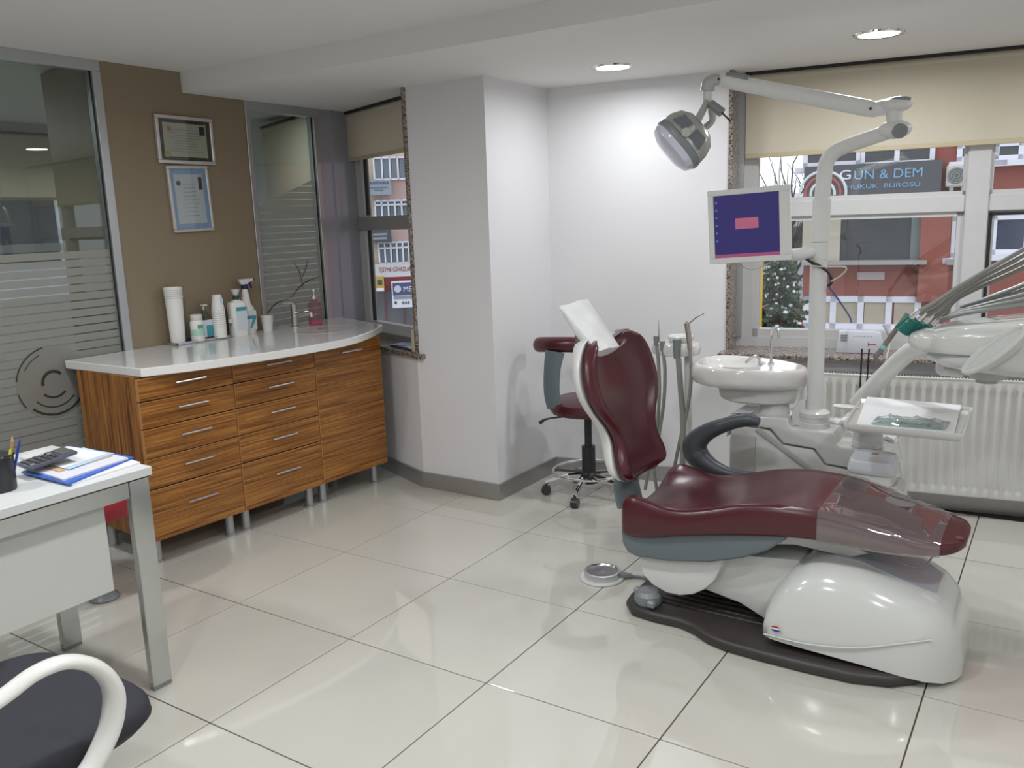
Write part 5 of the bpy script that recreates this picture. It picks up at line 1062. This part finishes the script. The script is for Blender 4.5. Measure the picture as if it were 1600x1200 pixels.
bm = B(); box(bm, (r0, -0.05, z0), (r1, -0.035, z1), M=FB); box(bm, (r0, -0.115, z0), (r0+0.006, -0.035, z1), M=FB); box(bm, (r1-0.006, -0.115, z0), (r1, -0.035, z1), M=FB); box(bm, (r0, -0.115, z0), (r1, -0.112, z0+0.003), M=FB); obj('back_panel', bm, RADW, t)
bm = B(); box(bm, (r0, -0.118, z1-0.002), (r1, -0.106, z1+0.006), 0.002, 1, M=FB); box(bm, (r0, -0.046, z1-0.002), (r1, -0.034, z1+0.006), 0.002, 1, M=FB); gt = obj('top_grille', bm, RADW, t)
bm = B(); s = r0+0.004
while s < r1: box(bm, (s, -0.107, z1), (s+0.006, -0.045, z1+0.005), M=FB); s += 0.0135
gb = obj('grille_bars', bm, RADW, gt); gb['kind'] = 'stuff'
bm = B(); box(bm, (r0+0.02, -0.09, z1-0.02), (r1-0.02, -0.06, z1-0.012), M=FB); obj('grille_core', bm, mat('grille_dark', (0.10, 0.10, 0.10), 0.6), t)
for s_ in (1.6, 2.7, 3.7):
    bm = B(); box(bm, (s_, -0.06, 0.0), (s_+0.03, -0.03, z0+0.02), M=FB); obj('foot_bracket', bm, RADW, t)
# ================================================================== street outside
GZ = -3.3
bm = B(); box(bm, (-60, 3.2, GZ-0.2), (60, 60, GZ)); box(bm, (-60, -60, GZ-0.2), (-4.6, 3.2, GZ)); ASPH = mat('wet_street', (0.16, 0.16, 0.17), 0.4, noise=0.3, nscale=0.6)
struct(obj('street', bm, ASPH), 'wet grey street below the windows')
BRICK = mat('red_render', (0.30, 0.085, 0.060), 0.8, noise=0.12, nscale=3.0); STONE = mat('facade_stone', (0.52, 0.46, 0.36), 0.8)
FRW = mat('outside_white_frame', (0.78, 0.78, 0.84), 0.5); DGL = mat('outside_dark_glass', (0.06, 0.065, 0.07), 0.12); CURT = mat('beige_curtain', (0.46, 0.40, 0.30), 0.8)
LEDGE = mat('concrete_ledge', (0.36, 0.35, 0.33), 0.8); SIGN = mat('sign_dark_grey', (0.085, 0.085, 0.095), 0.4)
EAo = Vector((0, 12, 0)); EAx = Vector((math.cos(0.15), math.sin(0.15), 0)); EAn = Vector((-math.sin(0.15), math.cos(0.15), 0)); EA = FR(EAo, EAx)
def ea(x, y): p = PP(x, y, EAo, EAn); return (p-EAo).dot(EAx), p.z
def ebox(bm, px, d0, d1, bev=0.0):            # px rectangle on the facade, local depth d0..d1 (negative = towards us)
    (s0, za), (s1, zb) = ea(px[0], (px[1]+px[1])/2), ea(px[2], px[3])
    box(bm, (min(s0, s1), min(d0, d1), min(za, zb)), (max(s0, s1), max(d0, d1), max(za, zb)), bev, 1, M=EA); return bm
def ewin(parent, px, cols, pane, fw=0.07, name='window', sill=True):
    (s0, z1), (s1, z0) = ea(px[0], px[1]), ea(px[2], px[3])
    bm = B(); box(bm, (s0, -0.06, z0), (s1, 0.02, z0+fw), M=EA); box(bm, (s0, -0.06, z1-fw), (s1, 0.02, z1), M=EA)
    for k in range(cols+1):
        a = s0+(s1-s0-fw)*k/cols; box(bm, (a, -0.06, z0), (a+fw, 0.02, z1), M=EA)
    if sill: box(bm, (s0-0.1, -0.18, z0-0.08), (s1+0.1, 0.0, z0), M=EA)
    w = obj(name, bm, FRW, parent)
    for k in range(cols):
        a = s0+(s1-s0)*k/cols; b = s0+(s1-s0)*(k+1)/cols
        bm = B(); box(bm, (a+fw*0.6, -0.03, z0+fw*0.5), (b, 0.0, z1-fw*0.5), M=EA); obj('pane', bm, pane, w)
    return w
sl = ea(1256, 400)[0]
t = thing('red_building', 'red rendered building across the street with white framed windows', 'building', EA @ Vector((6, 3, GZ)))
bm = B(); box(bm, (sl, 0, GZ), (14, 6, 8), M=EA); obj('wall', bm, BRICK, t)
ewin(t, (1256, 228, 1345, 258), 1, DGL); ewin(t, (1345, 226, 1460, 256), 2, DGL)
ewin(t, (1496, 225, 1560, 250), 2, DGL); ewin(t, (1552, 222, 1640, 247), 2, DGL)
bm = B(); ebox(bm, (1256, 336, 1447, 408), -0.03, 0.02); sg = obj('shop_glazing', bm, DGL, t)
bm = B(); ebox(bm, (1296, 336, 1312, 408), -0.10, -0.03); obj('stone_column', bm, STONE, t)
bm = B(); ebox(bm, (1256, 336, 1272, 408), -0.10, -0.03); obj('stone_column', bm, STONE, t)
bm = B(); ebox(bm, (1425, 336, 1445, 408), -0.06, -0.03); obj('green_post', bm, mat('grey_green_post', (0.16, 0.20, 0.19), 0.5), t)
bm = B(); ebox(bm, (1256, 407, 1447, 411), -0.35, 0.0); obj('ledge', bm, LEDGE, t)
ewin(t, (1488, 338, 1512, 402), 1, mat('dark_blue_glass', (0.04, 0.05, 0.09), 0.1)); ewin(t, (1550, 336, 1660, 396), 2, mat('dark_blue_glass', (0.04, 0.05, 0.09)))
bm = B(); ebox(bm, (1478, 404, 1515, 412), -0.25, 0.0); obj('ledge', bm, LEDGE, t)
ewin(t, (1256, 462, 1437, 516), 4, CURT, 0.09)
bm = B(); ebox(bm, (1440, 330, 1478, 470), -0.18, 0.0); obj('pier', bm, BRICK, t)
bm = B(); ebox(bm, (1340, 425, 1382, 437), -0.05, 0.0); obj('wall_plate', bm, mat('wall_plate_pale', (0.50, 0.40, 0.38), 0.7), t)
# sign board
t = thing('shop_sign', 'dark grey shop sign with pale blue letters on the red building', 'sign', EA @ Vector((*[ea(1360, 308)[0], -0.3], ea(1360, 308)[1])))
bm = B(); ebox(bm, (1260, 262, 1468, 312), -0.30, -0.02); obj('board', bm, SIGN, t)
TXT = mat('sign_letters_blue', (0.22, 0.42, 0.62), 0.5); TXW = mat('sign_letters_white', (0.85, 0.88, 0.92), 0.5)
def etext(s, px, py, wpx, hpx, m, parent):
    (c, z) = ea(px, py); w_ = abs(ea(px+wpx/2, py)[0]-ea(px-wpx/2, py)[0]); h_ = abs(ea(px, py-hpx/2)[1]-ea(px, py+hpx/2)[1])
    M = FR(EA @ Vector((c, -0.31, z)), EAx, ez=-EAn); text(s, M, h_*1.35, m, parent, depth=0.005, width=w_)
etext('G', 1323, 275, 17, 15, TXW, t); etext('ÜN & DEM', 1388, 273, 104, 15, TXT, t); etext('HUKUK  BÜROSU', 1380, 291, 112, 7, TXT, t)
for k, (r, m) in enumerate(((0.33, 'logo_white'), (0.25, 'logo_red'), (0.17, 'logo_white'))):
    s_, z_ = ea(1288, 303); mm = mat(m, (0.75, 0.78, 0.75) if k != 1 else (0.45, 0.10, 0.10), 0.5)
    bm = B(); tube(bm, [EA @ Vector((s_+r*math.cos(a), -0.31, z_+r*math.sin(a))) for a in [math.radians(-10+200*i/24) for i in range(25)]], 0.022, n=6, k=1, smooth=False); obj('logo_arc', bm, mm, t)
# air conditioner
(s0, z1), (s1, z0) = ea(1478, 259), ea(1512, 292)
t = thing('air_conditioner', 'white outdoor air conditioner unit on the red wall', 'air conditioner', EA @ Vector(((s0+s1)/2, -0.2, z0)))
bm = B(); box(bm, (s0, -0.40, z0), (s1+0.1, -0.06, z1), 0.02, 1, M=EA); obj('case', bm, mat('ac_white', (0.62, 0.60, 0.56), 0.5), t)
bm = B(); cyl(bm, EA @ Vector((s0+(s1-s0)*0.42, -0.405, (z0+z1)/2)), EA @ Vector((s0+(s1-s0)*0.42, -0.42, (z0+z1)/2)), abs(z1-z0)*0.36, n=28); fn = obj('fan_grille', bm, mat('ac_fan_dark', (0.14, 0.15, 0.14), 0.5), t)
for k in range(3):
    bm = B(); tube(bm, [EA @ Vector((s0+(s1-s0)*0.42+abs(z1-z0)*(0.12+0.1*k)*math.cos(a), -0.424, (z0+z1)/2+abs(z1-z0)*(0.12+0.1*k)*math.sin(a))) for a in [2*math.pi*i/24 for i in range(25)]], 0.008, n=5, k=1, smooth=False); obj('grille_ring', bm, mat('ac_ring', (0.3, 0.3, 0.28), 0.5), fn)
bm = B(); box(bm, (s0+0.05, -0.4, z0-0.08), (s0+0.1, -0.0, z0), M=EA); box(bm, (s1-0.1, -0.4, z0-0.08), (s1-0.05, -0.0, z0), M=EA); obj('wall_bracket', bm, LEDGE, t)
# trees
BARK = mat('bark', (0.06, 0.045, 0.035), 0.9); FIR = mat('fir_needles', (0.085, 0.135, 0.075), 0.8, noise=0.4, nscale=9); SNOW = mat('snow', (0.85, 0.87, 0.92), 0.7)
def fir(base, h, r, label):
    t = thing('snowy_fir', label, 'tree', base)
    b = Vector(base); bm = B(); cyl(bm, b, b+Vector((0, 0, h)), 0.10, 0.02, n=8); obj('trunk', bm, BARK, t)
    rnd = random.Random(4); f = B(); s = B()
    for lv in range(26):
        z = h*(0.10+0.88*lv/26); rr = r*(1-(lv/26)*0.85)
        for k in range(34):
            a = rnd.uniform(0, 6.28); l = rr*rnd.uniform(0.55, 1.0); d = Vector((math.cos(a), math.sin(a), -0.22+rnd.uniform(-0.12, 0.12))); sd = Vector((-d.y, d.x, 0))
            p0 = b+Vector((0, 0, z+rnd.uniform(-0.08, 0.08)))
            for m_ in range(5):                      # needled twigs along the branch
                c_ = p0+d*l*(0.35+0.15*m_); tw = l*0.17*(1.25-0.15*m_)
                for sg in (-1, 1):
                    e_ = c_+sd*sg*tw+d*tw*0.7+Vector((0, 0, rnd.uniform(-0.05, 0.03))); w_ = Vector((0, 0, 0.035))+d*0.02
                    f.faces.new([f.verts.new(p) for p in (c_-w_, e_, c_+w_)])
                    f.faces.new([f.verts.new(p) for p in (c_-d*0.05, e_, c_+d*0.05)])
            if rnd.random() < 0.6:
                c_ = p0+d*l*rnd.uniform(0.6, 0.95)+Vector((0, 0, 0.03)); ellipsoid(s, c_, (l*rnd.uniform(0.05, 0.11), l*rnd.uniform(0.04, 0.08), 0.02), u=6, v=4)
    fo = obj('needles', f, FIR, t); fo['kind'] = 'stuff'; so = obj('snow_caps', s, SNOW, t); so['kind'] = 'stuff'
P = PP(1215, 470, Vector((0, 8.5, 0)), Vector((0, 1, 0)))
fir((P.x, 8.5, GZ), 1.05-GZ, 1.25, 'green fir with snow on its branches left of the red building')
def bare(base, h, label):
    t = thing('bare_tree', label, 'tree', base, 'bare street trees'); b = Vector(base); rnd = random.Random(9); bm = B(); cyl(bm, b, b+Vector((0, 0, h*0.5)), 0.12, 0.07, n=6); obj('trunk', bm, BARK, t)
    bm = B()
    for k in range(60):
        z = h*rnd.uniform(0.3, 0.7); a = rnd.uniform(0, 6.28); l = h*rnd.uniform(0.15, 0.4)
        p0 = b+Vector((0, 0, z)); p1 = p0+Vector((math.cos(a)*l*0.35, math.sin(a)*l*0.35, l*0.5)); p2 = p1+Vector((rnd.uniform(-1, 1)*l*0.3, rnd.uniform(-1, 1)*l*0.3, l*0.5))
        tube(bm, [p0, p1, p2], [0.03, 0.018, 0.008], n=4, k=2)
    o = obj('branches', bm, BARK, t); o['kind'] = 'stuff'
P = PP(1240, 300, Vector((0, 26, 0)), Vector((0, 1, 0))); bare((P.x, 26, GZ), 7.0, 'leafless tree against the sky left of the shop sign')
P = PP(1255, 300, Vector((0, 24, 0)), Vector((0, 1, 0))); bare((P.x+0.6, 29, GZ), 6.5, 'leafless tree partly behind the red building')
# far street front
t = thing('far_house', 'pale far house at the end of the street', 'building', (-14, 44, GZ))
bm = B(); box(bm, (-26, 44, GZ), (1, 48, 1.9)); obj('wall', bm, mat('far_house_pale', (0.45, 0.43, 0.46), 0.8), t)
bm = B(); box(bm, (-26.4, 43.6, 1.9), (1.4, 48.4, 2.3)); obj('roof', bm, SNOW, t)
for k in range(9):
    bm = B(); box(bm, (-24+k*2.7, 43.92, -1.0), (-22.6+k*2.7, 44.02, 0.6)); obj('window', bm, DGL, t)
def car(p, m, label):
    t = thing('parked_car', label, 'car', p, 'cars in the street'); x, y, z = p
    M = FR(p, (0.9, 0.35, 0))
    bm = B(); prism(bm, [(-2.0, 0.25), (-2.05, 0.7), (-1.3, 0.85), (-0.7, 1.35), (0.8, 1.38), (1.35, 0.9), (2.0, 0.8), (2.05, 0.3)], -0.85, 0.85, 0.06, 1, M=M @ RX); obj('body', bm, m, t)
    bm = B(); prism(bm, [(-1.15, 0.88), (-0.65, 1.28), (0.74, 1.31), (1.2, 0.92)], -0.87, 0.87, M=M @ RX); obj('windows', bm, DGL, t)
    for a in (-1.3, 1.3):
        bm = B(); cyl(bm, M @ Vector((a, -0.88, 0.32)), M @ Vector((a, 0.88, 0.32)), 0.32, n=16); obj('wheel_pair', bm, RUBBER, t)
P = PP(1245, 372, Vector((0, 30, 0)), Vector((0, 1, 0))); car((P.x-0.3, 30, GZ), mat('car_red', (0.40, 0.02, 0.03), 0.3), 'red car parked at the end of the street')
car((P.x-4.5, 27.5, GZ), mat('car_white', (0.72, 0.73, 0.76), 0.3), 'white car standing further left in the street')
# yellow sign post near the window edge
P = PP(1187, 425, Vector((0, 7, 0)), Vector((0, 1, 0)))
t = thing('yellow_pole', 'thin yellow painted pole next to the snowy fir', 'pole', (P.x, 7, GZ))
bm = B(); cyl(bm, (P.x, 7, GZ), (P.x, 7, P.z+0.1), 0.035, n=10); obj('pole', bm, mat('pole_yellow', (0.60, 0.42, 0.03), 0.5), t)
bm = B(); lathe(bm, [(0.12, 0), (0.12, 0.05), (0.05, 0.1)], (P.x, 7, GZ), 12); obj('base', bm, LEDGE, t)
# pale house added to dim the sky showing through the next room window
t = thing('sky_dimming_house', 'pale blue-grey house added to dim the sky behind the next room window', 'building', (-16, 6, GZ))
bm = B(); box(bm, (-20, -8, GZ), (-16, 14, 6)); obj('wall', bm, mat('sky_dimming_house_wall', (0.62, 0.65, 0.72), 0.8), t)
for k in range(6):
    bm = B(); box(bm, (-16.0, -6+k*3.2, 0.9), (-15.9, -4.4+k*3.2, 2.4)); obj('window', bm, DGL, t)
# ---- building seen through the narrow window
vr = ray(610, 400); vh = Vector((vr.x, vr.y, 0)).normalized(); EBo = CAM+vh*15.0; EBo.z = 0; EBx = Vector((vh.y, -vh.x, 0)); EBm = FR(EBo, EBx)
def eb(x, y): p = PP(x, y, EBo, vh); return (p-EBo).dot(EBx), p.z
def bbox(bm, px, d0, d1):
    (s0, za), (s1, zb) = eb(px[0], px[1]), eb(px[2], px[3]); box(bm, (min(s0, s1), min(d0, d1), min(za, zb)), (max(s0, s1), max(d0, d1), max(za, zb)), M=EBm); return bm
PCR = mat('cream_facade', (0.62, 0.52, 0.40), 0.8, noise=0.05, nscale=2); PPK = mat('pink_facade', (0.52, 0.37, 0.33), 0.8); PGL = mat('blue_grey_glass', (0.16, 0.20, 0.23), 0.15)
t = thing('cream_building', 'cream and pink office building seen through the narrow window', 'building', EBm @ Vector((0, 2, GZ)))
bm = B(); box(bm, (-4.5, 0, eb(600, 430)[1]), (4.5, 5, 9), M=EBm); obj('wall', bm, PCR, t)
bm = B(); bbox(bm, (584, 282, 638, 313), -0.05, 0.0); bbox(bm, (584, 345, 641, 380), -0.05, 0.0); obj('pink_band', bm, PPK, t)
def bwin(px, cols, transom):
    (s0, z1), (s1, z0) = eb(px[0], px[1]), eb(px[2], px[3]); fw = 0.028
    bm = B(); box(bm, (s0, -0.10, z0), (s1, 0.0, z0+fw), M=EBm); box(bm, (s0, -0.10, z1-fw), (s1, 0.0, z1), M=EBm)
    for k in range(cols+1): a = s0+(s1-s0-fw)*k/cols; box(bm, (a, -0.10, z0), (a+fw, 0.0, z1), M=EBm)
    if transom: zm = z0+(z1-z0)*0.68; box(bm, (s0, -0.10, zm), (s1, 0.0, zm+fw), M=EBm)
    w = obj('window', bm, FRW, t)
    for k in range(cols): bm = B(); a = s0+(s1-s0)*k/cols; box(bm, (a+0.03, -0.06, z0+0.03), (a+(s1-s0)/cols, -0.01, z1-0.03), M=EBm); obj('pane', bm, PGL, w)
bwin((582, 246, 636, 281), 4, False); bwin((584, 313, 640, 340), 5, True); bwin((590, 378, 641, 411), 5, True); bwin((582, 190, 636, 225), 4, False)
for dx in (-130, -65, 75, 145):                   # the same windows further along the facade
    for w_ in ((582, 190, 636, 225, 4, False), (582, 246, 636, 281, 4, False), (584, 313, 640, 340, 5, True), (590, 378, 641, 411, 5, True)): bwin((w_[0]+dx, w_[1], w_[2]+dx, w_[3]), w_[4], w_[5])
def bsign(label, px, m, lines, name='sign', dd=0.0, bars=()):
    (s0, z1), (s1, z0) = eb(px[0], px[1]), eb(px[2], px[3]); sgn = thing(name, label, 'sign', EBm @ Vector(((s0+s1)/2, -0.2, z0)), 'signs across the street')
    bm = B(); box(bm, (s0, -0.25-dd, z0), (s1, -0.13-dd, z1), M=EBm); bo = obj('board', bm, m, sgn)
    for bx, by, bw, bh, bmat in bars:
        (q0, y1), (q1, y0) = eb(bx-bw/2, by-bh/2), eb(bx+bw/2, by+bh/2); bm = B(); box(bm, (q0, -0.256-dd, y0), (q1, -0.25-dd, y1), M=EBm); obj('print_bar', bm, bmat, bo)
    for s, cx_, cy_, wpx, hpx, tm_ in lines:
        c_, z_ = eb(cx_, cy_); w_ = abs(eb(cx_+wpx/2, cy_)[0]-eb(cx_-wpx/2, cy_)[0]); h_ = abs(eb(cx_, cy_-hpx/2)[1]-eb(cx_, cy_+hpx/2)[1])
        text(s, FR(EBm @ Vector((c_, -0.255-dd, z_)), EBx, ez=-vh), h_*1.35, tm_, sgn, depth=0.003, width=w_)
    return sgn
NAV = mat('navy_letters', (0.05, 0.06, 0.12), 0.5); DRED = mat('dark_red_letters', (0.28, 0.03, 0.03), 0.5); WHT = mat('white_letters', (0.85, 0.86, 0.9), 0.5)
bsign('blue-grey office sign below the upper window of the cream building', (569, 283, 612, 305), mat('sign_blue_grey', (0.30, 0.34, 0.40), 0.5), [('AKADEMİ HUKUK', 590, 287, 36, 4.5, NAV)], bars=((591, 294, 30, 1.5, mat('dim_print', (0.16, 0.18, 0.22), 0.5)), (592, 298, 14, 1.5, mat('dim_print', (0.16, 0.18, 0.22)))))
bsign('dark office sign under the window rail on the cream building', (572, 360, 612, 378), mat('sign_slate', (0.06, 0.07, 0.08), 0.5), [], bars=((590, 366, 30, 2, mat('grey_letters', (0.30, 0.33, 0.35), 0.5)), (593, 372, 24, 2.5, mat('grey_letters', (0.30, 0.33, 0.35)))))
bsign('white shop sign with dark red letters above the red awning', (575, 413, 645, 430), mat('sign_white', (0.62, 0.62, 0.62), 0.5), [('İŞİTME CİHAZLARI', 618, 420, 52, 7, DRED), ('IS', 582, 424, 7, 5, NAV)])
t = thing('red_awning', 'red awning band along the shop front below the white sign', 'awning', EBm @ Vector((0, -0.5, eb(610, 447)[1])))
bm = B(); bbox(bm, (566, 432, 668, 446), -0.20, -0.02); obj('canopy', bm, mat('awning_red', (0.30, 0.030, 0.030), 0.6), t)
bm = B(); bbox(bm, (566, 446, 668, 450), -0.22, -0.18); obj('valance', bm, mat('awning_dark_red', (0.22, 0.02, 0.02), 0.6), t)
t = thing('street_shop', 'dark glazed shop front under the red awning', 'building', EBm @ Vector((0, 0.5, GZ)))
bm = B(); box(bm, (-4.5, 0.05, GZ), (4.0, 1.2, eb(600, 430)[1]), M=EBm); obj('glazing', bm, mat('shop_glass_dark', (0.13, 0.14, 0.15), 0.15), t)
for px in (579, 601, 630, 660):
    bm = B(); bbox(bm, (px, 447, px+3, 520), 0.0, 0.05); obj('red_post', bm, mat('shop_post_red', (0.30, 0.04, 0.04), 0.5), t)
bm = B(); bbox(bm, (584, 482, 592, 500), -1.4, -1.1); obj('white_bollard', bm, WHT, t)
bsign('small yellow and white poster left of the blue medical sign', (587, 431, 601, 453), mat('poster_yellow', (0.55, 0.36, 0.05), 0.5), [], 'poster', dd=0.1, bars=((594, 439, 7, 7, NAV), (594, 450, 12, 4, mat('white_letters', (0.85, 0.86, 0.9)))))
(s0, z1), (s1, z0) = eb(588, 448), eb(600.5, 453)
sg = bsign('blue and white medical sign with an emblem beside the window edge', (611, 438, 662, 476), WHT, [('444 15 4', 642, 470, 30, 6, NAV)], dd=0.1, bars=((637, 462, 44, 2.5, mat('grey_letters', (0.30, 0.33, 0.35))), (618, 470, 4, 4, NAV)))
bm = B(); bbox(bm, (613, 440, 661, 457), -0.37, -0.35); pb = obj('blue_panel', bm, mat('medical_navy', (0.06, 0.08, 0.20), 0.4), sg)
c_, z_ = eb(645, 449); w_ = abs(eb(663, 449)[0]-eb(630, 449)[0]); text('MEDİL', FR(EBm @ Vector((c_, -0.375, z_)), EBx, ez=-vh), 0.13, WHT, sg, depth=0.003, width=w_*0.92)
c_, z_ = eb(621, 449); bm = B(); cyl(bm, EBm @ Vector((c_, -0.37, z_)), EBm @ Vector((c_, -0.38, z_)), 0.06, n=20); obj('round_emblem', bm, mat('emblem_pale', (0.6, 0.64, 0.72), 0.5), sg)
c_, z_ = eb(582, 472); t = thing('red_lamp', 'small glowing red lamp by the shop front', 'lamp', EBm @ Vector((c_, -0.3, z_)))
bm = B(); ellipsoid(bm, EBm @ Vector((c_, -0.3, z_)), (0.035, 0.035, 0.035), u=12, v=8); obj('bulb', bm, mat('red_glow', (0.6, 0.02, 0.03), 0.4, emit=(1.0, 0.03, 0.06), estr=1.5), t)
bm = B(); cyl(bm, EBm @ Vector((c_, -0.3, z_)), EBm @ Vector((c_, 0.06, z_)), 0.012, n=8); obj('bracket', bm, RUBBER, t)
